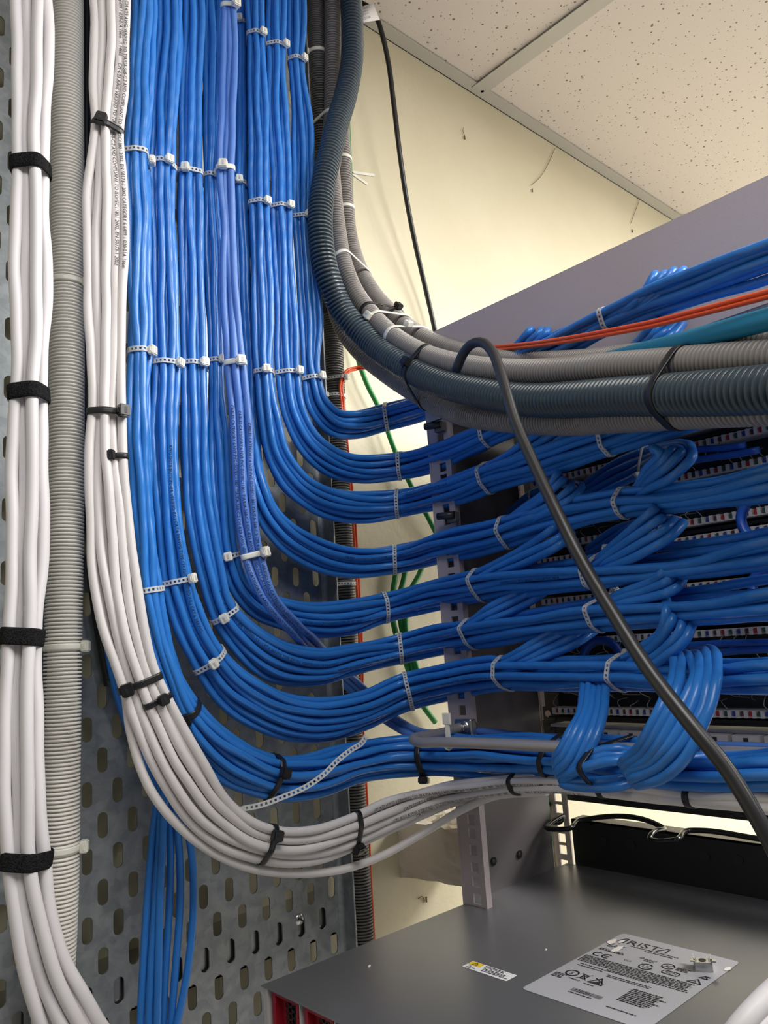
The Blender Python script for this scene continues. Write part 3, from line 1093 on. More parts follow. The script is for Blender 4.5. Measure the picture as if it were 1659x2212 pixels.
def L2(base, n, label, tail, low=False):
    return dict(base=base, tail=tail, n=n, label=label, low=low)


# ---- eight blue bundles: (px, py, visible width in px) along each run
bundle('R1', [(641, -60, 44), (640, 60, 42), (640, 123, 38), (652, 250, 46), (655, 400, 50), (656, 468, 48), (664, 600, 52), (671, 700, 52), (674, 812, 44), (690, 875, 52), (722, 912, 60), (772, 920, 64),
              (833, 908, 57), (900, 890, 60), (965, 866, 62), (1060, 822, 64), (1180, 768, 68), (1308, 698, 68), (1480, 632, 84), (1659, 566, 100), (1760, 530, 100)], 13, 5, .655, seed=1,
       branches=[L2(17, 4, 'the cluster standing against the rack top rail', [(1340, 672, 0, 4.4, 1.1), (1384, 640, -0.005, 13.2, 0), (1410, 603, 0, 18.7, -3.3), (1416, 597, 0.025, 18.7, -3.3), (1406, 608, 0.06, 16.5, -2.2), (1370, 660, 0.1, 8.8, 0), (1330, 690, 0.12, 4.4, 0)])])
bundle('R2', [(597, -60, 44), (596, 60, 44), (597, 98, 42), (600, 250, 48), (606, 350, 48), (608, 443, 46), (614, 600, 50), (618, 700, 52), (622, 804, 54), (636, 890, 54), (668, 955, 60), (722, 1000, 68), (790, 1017, 68),
              (864, 1010, 60), (950, 985, 62), (1045, 945, 56), (1130, 905, 60), (1250, 850, 60), (1400, 790, 62), (1520, 748, 64), (1659, 705, 70), (1760, 680, 70)], 13, 5, .65, seed=2,
       branches=[L2(17, 4, 'the loop just above the conduits at upper right', [(1330, 802, 0, 0, -6.5), (1398, 764, 0, -3.6, -10.4), (1447, 730, 0, -13.2, -7.8), (1468, 708, 0.015, -16.8, -3.9), (1458, 700, 0.05, -14.4, 1.3), (1410, 714, 0.09, 0, 6.5), (1350, 735, 0.11, 0, 6.5), (1290, 770, 0.12, 0, 5.2)]),
                 L2(16, 3, 'the small cluster left of the orange cables', [(1085, 778, -0, 4.8, 2.6), (1120, 745, 0, 12, 1.3), (1143, 719, 0, 18, 0), (1148, 714, 0.025, 18, 0), (1142, 722, 0.06, 14.4, 1.3), (1110, 760, 0.1, 9.6, 2.6)])])
bundle('R3', [(551, -60, 44), (551, 30, 42), (552, 63, 40), (556, 200, 44), (560, 330, 46), (560, 432, 44), (566, 600, 48), (569, 700, 46), (570, 796, 42), (580, 890, 46), (602, 985, 54), (636, 1040, 62), (685, 1078, 66), (745, 1098, 68),
              (800, 1102, 66), (857, 1096, 58), (950, 1075, 62), (1040, 1042, 66), (1150, 1008, 74), (1298, 960, 72), (1450, 912, 72), (1580, 872, 72), (1760, 815, 72)], 14, 5, .65, seed=3,
       branches=[L2(18, 3, 'the short loop above the third bundle', [(1090, 1012, 0, 0, -12.8), (1150, 985, 0, -3.8, -16), (1203, 956, 0, -11.2, -14.4), (1218, 942, 0.02, -17.5, -8), (1206, 933, 0.06, -15, 0), (1150, 945, 0.1, 0, 8), (1090, 985, 0.12, 0, 8)])])
bundle('R4', [(519, -60, 34, .675), (519, 40, 32, .675), (520, 200, 32, .675), (520, 392, 32, .67), (526, 600, 34, .67), (536, 800, 40, .672), (541, 940, 46, .67), (553, 1045, 52), (577, 1108, 58), (622, 1160, 64), (688, 1200, 68), (760, 1220, 68),
              (856, 1213, 62), (950, 1190, 70), (1087, 1156, 72), (1200, 1122, 74), (1340, 1096, 66), (1450, 1085, 62), (1560, 1068, 72), (1659, 1050, 84), (1760, 1030, 90)], 16, 6, .655, seed=4,
       branches=[L2(15, 4, 'the left loop on the fourth bundle', [(1140, 1126, 0, 0, -12.8), (1200, 1099, -0.005, -3.8, -17.6), (1240, 1073, 0, -12.5, -16), (1252, 1056, 0.02, -17.5, -9.6), (1238, 1045, 0.06, -13.8, -1.6), (1190, 1050, 0.09, -3.8, 6.4), (1140, 1074, 0.11, 0, 9.6), (1080, 1120, 0.13, 0, 9.6)]),
                 L2(17, 4, 'the large right loop on the fourth bundle', [(1400, 1054, 0, 0, -14.4), (1455, 1026, -0.006, -10, -17.6), (1491, 994, 0, -23.8, -8), (1496, 974, 0.02, -25, 1.6), (1472, 959, 0.055, -17.5, 11.2), (1410, 966, 0.09, -5, 16), (1330, 1000, 0.12, 0, 16), (1240, 1062, 0.14, 0, 12.8)])])
bundle('R5', [(459, -60, 38), (459, 60, 38), (457, 200, 38), (456, 375, 34), (462, 600, 38), (467, 778, 35), (472, 940, 46), (481, 1090, 46), (497, 1205, 42), (516, 1262, 48), (556, 1308, 60), (620, 1334, 70), (700, 1346, 76), (770, 1340, 74),
              (838, 1322, 60), (930, 1298, 70), (1030, 1278, 80), (1150, 1265, 74), (1270, 1255, 62), (1400, 1244, 56), (1500, 1234, 58), (1580, 1220, 72), (1659, 1205, 86), (1760, 1185, 90)], 16, 5, .64, seed=5,
       branches=[L2(17, 3, 'the left loop on the fifth bundle', [(1100, 1230, 0, 0, -14.4), (1160, 1205, 0, 0, -17.6), (1212, 1178, 0, -7.5, -17.6), (1230, 1160, 0.02, -12.5, -12.8), (1222, 1146, 0.06, -10, 0), (1170, 1150, 0.11, 0, 6.4)]),
                 L2(19, 4, 'the right loop on the fifth bundle', [(1330, 1221, 0, 0, -16), (1395, 1193, -0.006, -2.5, -22.4), (1448, 1165, 0, -10, -22.4), (1469, 1143, 0.012, -20, -12.8), (1460, 1126, 0.05, -20, -1.6), (1420, 1118, 0.08, -10, 8), (1340, 1140, 0.11, 0, 12.8), (1270, 1185, 0.13, 0, 9.6)])])
bundle('R6', [(418, -60, 46), (418, 60, 46), (413, 200, 50), (410, 372, 52), (415, 600, 56), (419, 785, 52), (420, 950, 60), (430, 1100, 62), (452, 1220, 58), (484, 1325, 60), (530, 1384, 74), (600, 1434, 92), (690, 1450, 84), (780, 1430, 68),
              (867, 1412, 58), (940, 1396, 62), (1008, 1382, 66), (1130, 1364, 70), (1284, 1343, 70), (1420, 1335, 66), (1500, 1330, 66), (1580, 1324, 72), (1659, 1316, 88), (1760, 1305, 95)], 16, 5, .63, seed=6,
       branches=[L2(17, 3, 'the left loop on the sixth bundle', [(1060, 1338, 0, 0, -14.4), (1110, 1318, 0.01, 0, -17.6), (1165, 1290, 0.02, -5, -17.6), (1190, 1270, 0.04, -7.5, -12.8), (1195, 1258, 0.09, -6.2, 0), (1150, 1262, 0.12, 0, 6.4)]),
                 L2(19, 3, 'the right loop on the sixth bundle', [(1345, 1307, 0, 0, -14.4), (1410, 1291, 0, 0, -19.2), (1458, 1273, 0, -10, -19.2), (1472, 1252, 0.02, -15, -12.8), (1462, 1240, 0.06, -12.5, 0), (1400, 1245, 0.1, 0, 6.4)])])
bundle('R7', [(365, -60, 58), (365, 60, 58), (355, 200, 58), (350, 352, 56), (355, 600, 60), (358, 782, 58), (355, 950, 60), (362, 1100, 62), (372, 1180, 64), (384, 1262, 68), (410, 1350, 74), (452, 1427, 74), (500, 1488, 86), (570, 1535, 96), (650, 1562, 100), (730, 1562, 98), (800, 1543, 88),
              (882, 1508, 78), (970, 1486, 82), (1083, 1473, 80), (1200, 1475, 78), (1330, 1472, 72), (1450, 1480, 68), (1560, 1484, 72), (1659, 1482, 80), (1760, 1476, 84)], 17, 6, .62, seed=7,
       branches=[L2(20, 4, 'the left loop on the seventh bundle', [(1130, 1440, 0, 0, -12.8), (1190, 1418, 0.01, 0, -17.6), (1250, 1390, 0.02, -5, -17.6), (1282, 1366, 0.04, -10, -12.8), (1275, 1350, 0.09, -7.5, 0), (1220, 1360, 0.12, 0, 6.4)]),
                 L2(22, 4, 'the right loop on the seventh bundle', [(1385, 1450, 0, 0, -16), (1440, 1422, -0.006, -2.5, -22.4), (1482, 1384, -0.004, -15, -19.2), (1496, 1346, 0.01, -20, -12.8), (1490, 1312, 0.05, -20, -4.8), (1460, 1290, 0.09, -12.5, 6.4), (1390, 1300, 0.12, 0, 9.6)])])
bundle('R8', [(311, -60, 54), (310, 60, 54), (303, 200, 52), (297, 320, 50), (298, 450, 54), (300, 600, 52), (302, 762, 51), (299, 950, 50), (310, 1100, 46), (326, 1275, 44), (347, 1390, 52), (374, 1480, 56), (404, 1545, 62), (452, 1610, 80), (520, 1662, 92), (597, 1692, 88), (690, 1692, 84), (780, 1665, 80),
              (850, 1650, 80), (907, 1647, 78), (1000, 1650, 80), (1100, 1656, 82), (1190, 1662, 74), (1330, 1672, 66), (1450, 1690, 70), (1560, 1696, 84), (1659, 1698, 92), (1760, 1698, 96)], 22, 6, .60, seed=8, jit=.9, x_of=lambda x: x_run(x) - .035,
       branches=[L2(24, 5, 'the left upward group of the lowest bundle', [(1212, 1692, -.03, -3, -11), (1250, 1662, -.03, -9, -11), (1280, 1608, -.02, -13, -6), (1300, 1548, .0, -13, 0), (1310, 1490, .03, -13, 0), (1314, 1458, .08, -13, 0), (1318, 1440, .14, -10, 0)], low=True),
                 L2(25, 6, 'the right upward fan of the lowest bundle', [(1380, 1690, -.03, -7, -8), (1440, 1668, -.035, -13, -11.6), (1486, 1625, -.03, -17, -12), (1516, 1575, -.02, -19, -9), (1538, 1530, -.01, -20, -6), (1550, 1480, .0, -20, 0), (1552, 1440, .025, -19, 1), (1545, 1412, .05, -18, 2), (1520, 1405, .09, -14, 4), (1450, 1440, .14, -8, 4)])])

# three violet-blue cables that drop behind the sixth bundle
VL = ['left', 'middle', 'right']


def vlab(i, rk, n_):
    return f'violet-blue network cable in front of the blue run, {VL[i]} one of three', 'violet-blue cables'


bundle('V', [(492, -60, 36), (494, 10, 38), (496, 120, 38), (490, 250, 40), (485, 365, 38), (493, 480, 36), (496, 600, 38), (508, 787, 50), (518, 900, 48), (530, 1080, 50), (549, 1205, 46), (580, 1290, 44, .612), (640, 1362, 40, .622), (690, 1412, 38, .662), (770, 1488, 36, .695), (830, 1545, 36, .675, .61), (900, 1584, 34, .67, .60), (1010, 1588, 34, .67, .60), (1150, 1596, 34, .67, .62)],
       3, 3, .618, r=.0037, material='violet', seed=9, label=vlab, jit=.6)

# dark blue cables in the shadow that hang free at the lower left
DN = ['leftmost', 'second from the left', 'third from the left', 'fourth from the left', 'fifth from the left', 'rightmost']
hang = [[(338, 1700), (330, 1800), (318, 1950), (309, 2100), (301, 2260)], [(346, 1700), (345, 1800), (336, 1950), (326, 2100), (320, 2260)], [(353, 1700), (352, 1800), (345, 1950), (342, 2100), (338, 2260)],
        [(364, 1720), (368, 1800), (366, 1950), (357, 2100), (350, 2260)], [(376, 1740), (386, 1820), (389, 1950), (380, 2080), (366, 2260)], [(397, 1760), (412, 1830), (418, 1950), (406, 2090), (374, 2260)]]
for h_ in hang: h_.append((h_[-1][0] - 8, 2600))
for i, tail in enumerate(hang):
    pth = [(212 + i * 8, -60), (212 + i * 8, 300), (208 + i * 8, 700), (206 + i * 7, 1080), (220 + i * 5, 1320), (252 + i * 6, 1500), (300 + i * 9, 1630)]
    P = np.array([onY(a, b_, .688 - .0012 * i) for a, b_ in pth] + [onY(a, b_, .668 - (.005 * (i % 3))) for a, b_ in tail])
    C = spline(P)
    T, N = frames(C)
    mk_cable(f'H.{i}', C, T, N, .0033, MT['blue'], f'blue network cable hanging in front of the tray, {DN[i]} of six', 'blue cables hanging at lower left')

# white bundle beside the blue run
WL = {1: 'topmost', 2: 'second from the top', 3: 'third from the top', 4: 'fourth from the top', 5: 'lowest'}


def wlab(i, rk, n_):
    if rk is None:
        return 'white network cable hidden inside the white bundle beside the blue run', 'white cables beside the blue run'
    return f'white network cable beside the blue run, {WL[rk]} after the bend', 'white cables beside the blue run'


bundle('W', [(238, -60, 88), (238, 60, 86), (235, 180, 84), (231, 275, 72), (229, 400, 90), (229, 600, 92), (229, 760, 86), (229, 885, 80), (229, 1000, 90), (237, 1120, 98), (248, 1230, 104), (270, 1360, 104), (302, 1470, 96), (338, 1560, 104), (395, 1675, 112), (458, 1760, 104), (545, 1818, 92), (600, 1832, 90), (670, 1832, 92), (760, 1806, 96),
             (850, 1766, 92), (930, 1737, 74), (1050, 1712, 50), (1190, 1705, 40), (1330, 1712, 40), (1500, 1732, 44), (1659, 1746, 46), (1760, 1754, 46)], 9, 5, .585, r=.0038, material='white', seed=10, label=wlab, jit=.55, x_of=lambda x: x_run(x) - .03)
C = spline(np.array([corner(a, b_, .6, x_run(a) - .02)[0] for a, b_ in ((270, 1480), (282, 1580), (325, 1706), (385, 1783), (450, 1835), (530, 1872), (650, 1887), (740, 1878), (830, 1846), (920, 1796), (1000, 1748), (1060, 1722), (1180, 1710))]))
T, N = frames(C)
mk_cable('W.low', C, T, N, .0037, MT['white'], 'white network cable sagging lowest, apart from the white bundle beside the blue run', 'white cables beside the blue run')

# bright white bundle at the far left
XL = ['leftmost', 'second from the left', 'third from the left', 'rightmost']


def xlab(i, rk, n_):
    if i > 3:
        return 'thick bright white cable hidden inside the far left white bundle', 'thick white cables at far left'
    return f'thick bright white cable at far left, {XL[i]} of the front four', 'thick white cables at far left'


bundle('X', [(70, -60, 86), (69, 120, 86), (67, 345, 78), (66, 600, 86), (63, 840, 80), (60, 1100, 88), (50, 1380, 84), (46, 1600, 94), (56, 1862, 96), (72, 1990, 104), (104, 2110, 112), (150, 2212, 120), (215, 2320, 124)], 7, 4, .585, r=.0046, material='whitethick', seed=11, label=xlab, jit=.5)

for i in range(3):
    C = spline(np.array([ray(*q) * d for q, d in (((1790 + i * 26, 2040 + i * 34), .36), ((1700 + i * 22, 2113 + i * 32), .345), ((1640 + i * 20, 2168 + i * 30), .335), ((1590 + i * 18, 2225 + i * 26), .33), ((1545 + i * 16, 2300 + i * 22), .33))]))
    T, N = frames(C)
    mk_cable(f'Z.{i}', C, T, N, .0046, MT['whitethick'], f'thick bright white cable crossing the lower right corner, {["uppermost", "middle", "lowest"][i]} of three', 'white cables at lower right corner')


# ---- corrugated conduits
def conduit(key, pts, r, pitch, material, label, depth=.13, seg=22):
    P = extend(np.array([corner(q[0], q[1], q[2], q[3])[0] for q in pts]), .08, .20)
    C = spline(P, pitch / 10)
    T, N = frames(C)
    L = np.concatenate([[0], np.cumsum(np.linalg.norm(np.diff(C, axis=0), axis=1))])
    ph = (L / pitch) % 1.0
    prof = 1 - depth * np.clip((np.abs(ph - .5) * 2 - .46) / .24, 0, 1)
    PATHS[key] = (C, T, N, r)
    me = tube_mesh(C, r * prof, seg, T=T, N=N)
    o = link('corrugated_conduit', me, MT[material])
    tag(o, label, 'conduit', 'corrugated conduits')
    return o


conduit('CP', [(145, -60, .665, 9), (145, 200, .665, 9), (145, 600, .667, 9), (142, 1100, .668, 9), (136, 1400, .668, 9), (131, 1700, .668, 9), (128, 1900, .67, 9), (121, 2060, .672, 9), (112, 2200, .674, 9), (106, 2330, .675, 9)], .0150, .0031, 'cond_pale', 'pale grey corrugated conduit running upright at left beside the thick white cables', .22, 26)
conduit('CG', [(754, -60, .672, .6), (761, 60, .668, .6), (760, 130, .66, .6), (748, 200, .65, .6), (727, 272, .642, .6), (711, 340, .637, .59), (697, 410, .635, .58), (692, 500, .635, .57), (706, 590, .635, .57), (740, 672, .635, .565), (798, 735, .635, .56), (866, 785, .63, .555), (950, 826, .62, .545), (1050, 850, .6, .53), (1123, 862, .59, .52),
               (1344, 857, .58, .485), (1637, 843, .57, .445), (1780, 832, .57, .435)], .0142, .0046, 'cond_green', 'slate green corrugated conduit, thickest and foremost of the conduits curving to the right', .28, 24)
conduit('CI', [(718, -60, .678, .6), (719, 120, .678, .6), (718, 240, .680, .6), (714, 330, .678, .6), (720, 420, .672, .6), (729, 500, .668, .6), (742, 570, .66, .585), (765, 628, .655, .575), (802, 680, .65, .57), (848, 725, .65, .565), (905, 760, .64, .56), (960, 780, .63, .55), (1050, 797, .61, .535), (1123, 803, .6, .525), (1344, 791, .59, .495), (1637, 774, .58, .46), (1780, 766, .58, .45)],
        .0108, .0036, 'cond_grey', 'grey corrugated conduit lying directly above the slate green conduit at right', .32)
conduit('CT', [(738, -60, .705, .6), (738, 120, .705, .62), (737, 260, .705, .62), (741, 350, .705, .62), (746, 440, .703, .62), (754, 510, .70, .62), (775, 580, .695, .615), (805, 633, .69, .61), (850, 682, .685, .605), (910, 727, .675, .6), (985, 758, .665, .595), (1060, 776, .65, .58), (1200, 784, .63, .56), (1400, 770, .62, .515), (1637, 748, .61, .48), (1780, 738, .61, .47)],
        .0108, .0036, 'cond_grey', 'grey corrugated conduit uppermost of the curve, next to the cream wall', .32)
conduit('CL', [(744, -60, .715, .62), (742, 150, .712, .62), (728, 300, .705, .62), (706, 420, .69, .61), (703, 520, .685, .61), (716, 620, .685, .61), (745, 715, .685, .605), (785, 766, .68, .60), (830, 803, .675, .595), (889, 842, .665, .585), (937, 869, .655, .575), (1000, 895, .64, .56), (1100, 908, .62, .545), (1200, 912, .61, .535), (1344, 902, .60, .50), (1500, 889, .59, .475), (1637, 880, .585, .46), (1780, 872, .58, .455)],
        .0112, .0036, 'cond_grey', 'grey corrugated conduit lowest of the curve, beneath the slate green conduit', .32)
conduit('CW', [(682, -60, .690, 3), (683, 60, .690, 3), (689, 160, .692, 3), (694, 260, .698, 3), (700, 400, .71, 3), (708, 550, .716, 3), (717, 680, .718, 3), (722, 800, .719, 3), (727, 930, .720, 3), (733, 1050, .720, 3), (739, 1150, .720, 3), (745, 1270, .720, 3), (752, 1400, .720, 3), (760, 1570, .720, 3), (767, 1720, .720, 3), (777, 1900, .720, 3), (784, 2030, .720, 3), (795, 2200, .72, 3)],
        .0125, .0032, 'cond_dark', 'dark grey corrugated conduit running upright between the tray edge and the wall', .32)


def simple(key, P, r, material, label, cat='cable', name='cable', group=None, seg=12):
    C = spline(np.array(P))
    T, N = frames(C)
    o = mk_cable(key, C, T, N, r, MT[material], label, group, seg, name, cat)
    return o


# black socket end pushed on the upright conduit
C, T, N, r = PATHS['CW']
i = int(np.argmin(np.abs(project(C)[1] - 650)))
tag(link('conduit_sleeve', MB().cyl(C[i] + T[i] * .018, C[i] - T[i] * .018, .0146, 24).mesh(), MT['blackmetal']), 'black sleeve on the dark upright conduit, just below the crossing conduits', 'sleeve')

simple('K.2', [onY(186, -60, .688), onY(186, 300, .688), onY(187, 700, .688), onY(190, 1000, .688), onY(205, 1300, .69), onY(235, 1480, .692)], .0042, 'black', 'black strand filling the dark gap between the pale conduit and the white bundle')  # black tube added to fill the dark gap beside the pale conduit
# orange fibre pair
for k in range(2):
    d = k * 5
    P = [onY(808 + d, 2150, .716), onY(803 + d, 2035, .716), onY(796 + d, 1900, .716), onY(789 + d, 1750, .716), onY(779 + d, 1560, .716), onY(777 + d, 1400, .716), onY(771 + d, 1270, .716), onY(764 + d, 1150, .716), onY(755 + d, 1050, .714), onY(745 + d, 955, .712), onY(737 + d, 870, .708), onY(736 + d, 822, .704), onY(746 + d, 803 + d * .4, .70), onY(768 + d, 794 + d * .7, .70)]
    P += [corner(a, b_ + d * float(np.interp(a, [800, 1100, 1659], [.7, 1.3, 2.3])), y, x)[0] for a, b_, y, x in ((810, 790, .695, .63), (860, 780, .69, .615), (930, 765, .68, .60), (985, 754, .67, .59), (1080, 748, .66, .575), (1200, 734, .65, .53), (1304, 716, .65, .50), (1400, 697, .65, .485), (1500, 672, .65, .465), (1659, 630, .65, .445), (1760, 604, .65, .435), (2300, 470, .65, .40))]
    simple(f'O.{k}', P, .0016, 'orange', f'thin orange cable running down the wall beside the tray, {["upper", "lower"][k]} of the pair at right', 'cable', 'fibre_cable', 'orange cables', 8)

simple('G.0', [onY(748, 200, .728), onY(752, 285, .728), onY(757, 400, .728), onY(760, 560, .728), onY(760, 700, .728), onY(772, 770, .73), onY(793, 830, .73), onY(817, 878, .73), onY(855, 978, .73), onY(886, 1045, .73), onY(930, 1128, .73), onY(965, 1200, .735)], .0034, 'green', 'green earth cable on the cream wall slanting behind the three topmost bundles', group='green earth cables')
for k, pl_ in enumerate(([(862, 1205), (853, 1251), (848, 1290), (853, 1361), (864, 1392), (884, 1453), (905, 1510), (940, 1560)], [(880, 1200), (872, 1251), (863, 1288), (864, 1330), (873, 1380), (886, 1420), (893, 1453), (915, 1510)], [(925, 1190), (903, 1246), (887, 1275), (877, 1320), (878, 1370), (890, 1410), (903, 1453), (930, 1520)])):
    simple(f'G.{k+1}', [onY(a, b_, .733 - .004 * k) for a, b_ in pl_], .0036, 'green', f'green earth cable on the wall behind the fifth and sixth bundles, {["leftmost", "middle", "rightmost"][k]} of three', group='green earth cables')
simple('G.4', [onX(1172, 1690, .752), onX(1180, 1740, .752), onX(1186, 1800, .752), onX(1191, 1870, .752), onX(1198, 1960, .752)], .0035, 'green', 'green earth cable running down beside the far rack post behind the wire ring', group='green earth cables')

# black mains lead with its paper flag
P = [corner(a, b_, y, 5)[0] for a, b_, y in ((752, -30, .70), (778, 4, .70), (800, 18, .69), (815, 42, .685), (827, 80, .685), (838, 130, .688), (850, 220, .694), (862, 320, .70), (878, 430, .71), (900, 540, .72), (922, 635, .728), (941, 720, .732), (955, 790, .735))]
ml = simple('K.0', P, .0036, 'black', 'black mains lead hanging from the ceiling with a white paper flag at its top', group=None, name='power_lead')
q = [(772, 19), (790, 11), (806, 7), (813, 24), (821, 43), (800, 46), (779, 50), (775, 34)]
fp = [np.array(corner(a, b_, .672, 5)[0]) for a, b_ in q]
c_ = np.mean(fp, 0)
fl = link('flag_label', pydata(list(fp) + [c_ - ray(800, 30) * .003], [(i, 8, (i + 1) % 8) for i in range(8)], True), MT['labelwhite'], ml)
s_ = fl.modifiers.new('thickness', 'SOLIDIFY'); s_.thickness = .0003
O_ = corner(775, 33, .672, 5)[0]
ex = unit(corner(812, 22, .672, 5)[0] - O_)
ey = unit(corner(773, 19, .672, 5)[0] - corner(779, 50, .672, 5)[0])
ez = unit(np.cross(ex, ey))
TVf, TFf = [], []
for body, a, b_, sz in (('ARK CORD 2', -.0005, .0040, .0046), ('1mm back and', .0012, .0002, .0034), ('black 3 pin 1m', .0010, -.0034, .0034), ('CS131BEB', .0046, -.0098, .0044)):
    V, Fc = text_flat(body, sz)
    o = len(TVf)
    TVf += [O_ + ex * (a + v[0] * .86) + ey * (b_ + v[1]) + ez * .0042 for v in V]
    TFf += [tuple(o + i for i in f) for f in Fc]
link('printed_lettering', pydata(TVf, TFf), MT['inkblack'], fl)

kb = [((985, 800), .66), ((1005, 757), .645), ((1022, 741), .635), ((1044, 740), .625), ((1062, 757), .615), ((1078, 795), .60), ((1092, 840), .585), ((1113, 910), .565), ((1150, 995), .54), ((1200, 1100), .51), ((1262, 1222), .48), ((1322, 1322), .455), ((1405, 1452), .425), ((1495, 1568), .40), ((1575, 1668), .385), ((1640, 1775), .372), ((1690, 1870), .365), ((1740, 1990), .36), ((1790, 2200), .36), ((1800, 2500), .37)]
simple('K.1', [ray(*a) * d for a, d in kb], .0041, 'blackg', 'thick dark grey cable looping over the conduits and slanting down to the right, foremost', name='power_lead')
simple('T.0', [corner(a, b_, .65, x)[0] for a, b_, x in ((1250, 800, .53), (1330, 775, .51), (1400, 757, .50), (1480, 738, .485), (1560, 716, .47), (1659, 690, .455), (1760, 662, .445), (2300, 520, .40))], .0068, 'teal', 'thick teal cable above the grey conduits at the right edge')
simple('T.1', [corner(a, b_, .65, x)[0] for a, b_, x in ((1000, 770, .585), (1060, 771, .58), (1132, 773, .575))], .0033, 'violet', 'short violet-blue cable end lying above the conduits left of the orange cables')
simple('P.0', [corner(a, b_, .65, x)[0] for a, b_, x in ((1345, 1232, .57), (1400, 1213, .565), (1450, 1203, .56), (1500, 1196, .553), (1560, 1184, .545), (1620, 1172, .538), (1700, 1150, .535))], .0026, 'paleg', 'pale grey cable lying along the top of the fifth bundle at right')
simple('P.1', [corner(a, b_, .65, x)[0] for a, b_, x in ((1380, 1462, .56), (1440, 1452, .55), (1500, 1449, .545), (1580, 1446, .54), (1659, 1441, .535), (1740, 1430, .53))], .0026, 'paleg', 'pale grey cable lying along the top of the seventh bundle at right')
# blue cables further back in the rack, the shade put into a darker jacket colour
bk = [([(1445, 985), (1500, 972), (1560, 968), (1610, 962)], 'upper of two blue cables reaching the terminals between the third and fourth bundles at right'), ([(1470, 1000), (1540, 988), (1600, 980), (1640, 972)], 'lower of two blue cables reaching the terminals between the third and fourth bundles at right'),
      ([(1480, 1395), (1560, 1390), (1659, 1388), (1720, 1386)], 'upper of two dim blue cables in the gap between the sixth and seventh bundles'), ([(1500, 1418), (1570, 1408), (1659, 1402), (1720, 1400)], 'lower of two dim blue cables in the gap between the sixth and seventh bundles'),
      ([(1140, 1322), (1220, 1318), (1300, 1315), (1400, 1322)], 'dim blue cable in the gap under the fifth bundle beside the rack post')]
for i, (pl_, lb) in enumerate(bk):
    simple(f'B.{i}', [onX(a, b_, .70) for a, b_ in pl_], .0033, 'shadeblue', lb, name='network_cable', group='dim blue cables inside the rack')
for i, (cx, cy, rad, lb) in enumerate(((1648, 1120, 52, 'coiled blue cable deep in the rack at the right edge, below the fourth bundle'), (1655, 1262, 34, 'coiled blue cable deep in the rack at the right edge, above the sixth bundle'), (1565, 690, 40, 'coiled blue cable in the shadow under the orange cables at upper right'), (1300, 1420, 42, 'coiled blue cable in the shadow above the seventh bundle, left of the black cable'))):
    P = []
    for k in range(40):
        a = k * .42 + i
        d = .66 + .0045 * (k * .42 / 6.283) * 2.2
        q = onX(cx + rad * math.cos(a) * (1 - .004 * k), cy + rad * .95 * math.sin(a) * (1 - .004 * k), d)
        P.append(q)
    simple(f'Q.{i}', P, .0033, 'shadeblue', lb, name='network_cable', group='coiled cables inside the rack')

# ---- print on the jackets
T1 = 'CM 4/23 AWG VERIFIED TO TIA/EIA-568-C.2 AND COMPLIANT TO ISO/IEC11801 2002, EN 50173-1 2002 CATEGORY 6 6499 1 030-01A 166m'
T2 = '6499 1 030-01A 166m   /\\ 14665      CM 4/23 AWG VERIFIED TO TIA/EIA-568-C.2 AND COMPLIANT TO ISO/IEC11801 2002, EN 50173-1 2002'
T3 = 'CATEGORY 6 6499 1 030-01A 166m  VERIFIED TO TIA/EIA-568-C.2 AND COMPLIANT TO ISO/IEC11801 2002, EN 50173-1 2002 CATEGORY 6 6499'
print_on('W.4', T1, arc_at('W.4', 270, 5), .0042, MT['ink'], CABLE_OBJ['W.4'], .1)
print_on('W.3', T2, arc_at('W.3', 255, 0), .0042, MT['ink'], CABLE_OBJ['W.3'], .35)
for ck, px in (('W.4', 800), ('W.3', 860), ('W.2', 830), ('W.1', 880)):
    print_on(ck, T3 if ck in ('W.3', 'W.1') else T1, arc_at(ck, px, 1740), .0042, MT['ink'], CABLE_OBJ[ck], .05)
BT = 'CABLES CATEGORY 6 NVP PVC ISO/IEC11801 TIA/EIA-568-C.2 CM 4/23 AWG VERIFIED (UL) CATEGORY 6 AND COMPLIANT TO EN 50173-1'
for j, ck in enumerate(('V.0', 'V.1', 'V.2')):
    print_on(ck, BT, arc_at(ck, 510, 870 + 25 * j), .0040, MT['inkblue'], CABLE_OBJ[ck], .1)
UT = 'AWG DISTRIBUTION 4PR VERIFIED (UL) CAT.6 24AWG TYPE CM 75C  VERIFIED (UL) CAT.6 24AWG'
print_on('R7.4', UT, arc_at('R7.4', 372, 960), .0038, MT['inkblue'], CABLE_OBJ['R7.4'], .1)
print_on('R6.3', UT, arc_at('R6.3', 435, 1290), .0036, MT['inkblue'], CABLE_OBJ['R6.3'], .1)
for ck, px, py in (('R3.4', 880, 1080), ('R4.4', 740, 1195), ('R4.3', 960, 1180), ('R5.2', 650, 1335), ('R5.3', 1080, 1255), ('R7.4', 950, 1470), ('R6.2', 720, 1435)):
    if ck in CABLE_OBJ:
        print_on(ck, 'VERIFIED (UL) CAT.6 24AWG TYPE CM 75C  I94 M', arc_at(ck, px, py), .0036, MT['inkblue'], CABLE_OBJ[ck], .15)


# ================================================================== TIES
def hull(pts):
    pts = sorted(map(tuple, pts))
    def half(ps):
        o = []
        for p in ps:
            while len(o) > 1 and (o[-1][0] - o[-2][0]) * (p[1] - o[-2][1]) - (o[-1][1] - o[-2][1]) * (p[0] - o[-2][0]) <= 0:
                o.pop()
            o.append(p)
        return o
    a, b_ = half(pts), half(pts[::-1])
    return np.array(a[:-1] + b_[:-1])


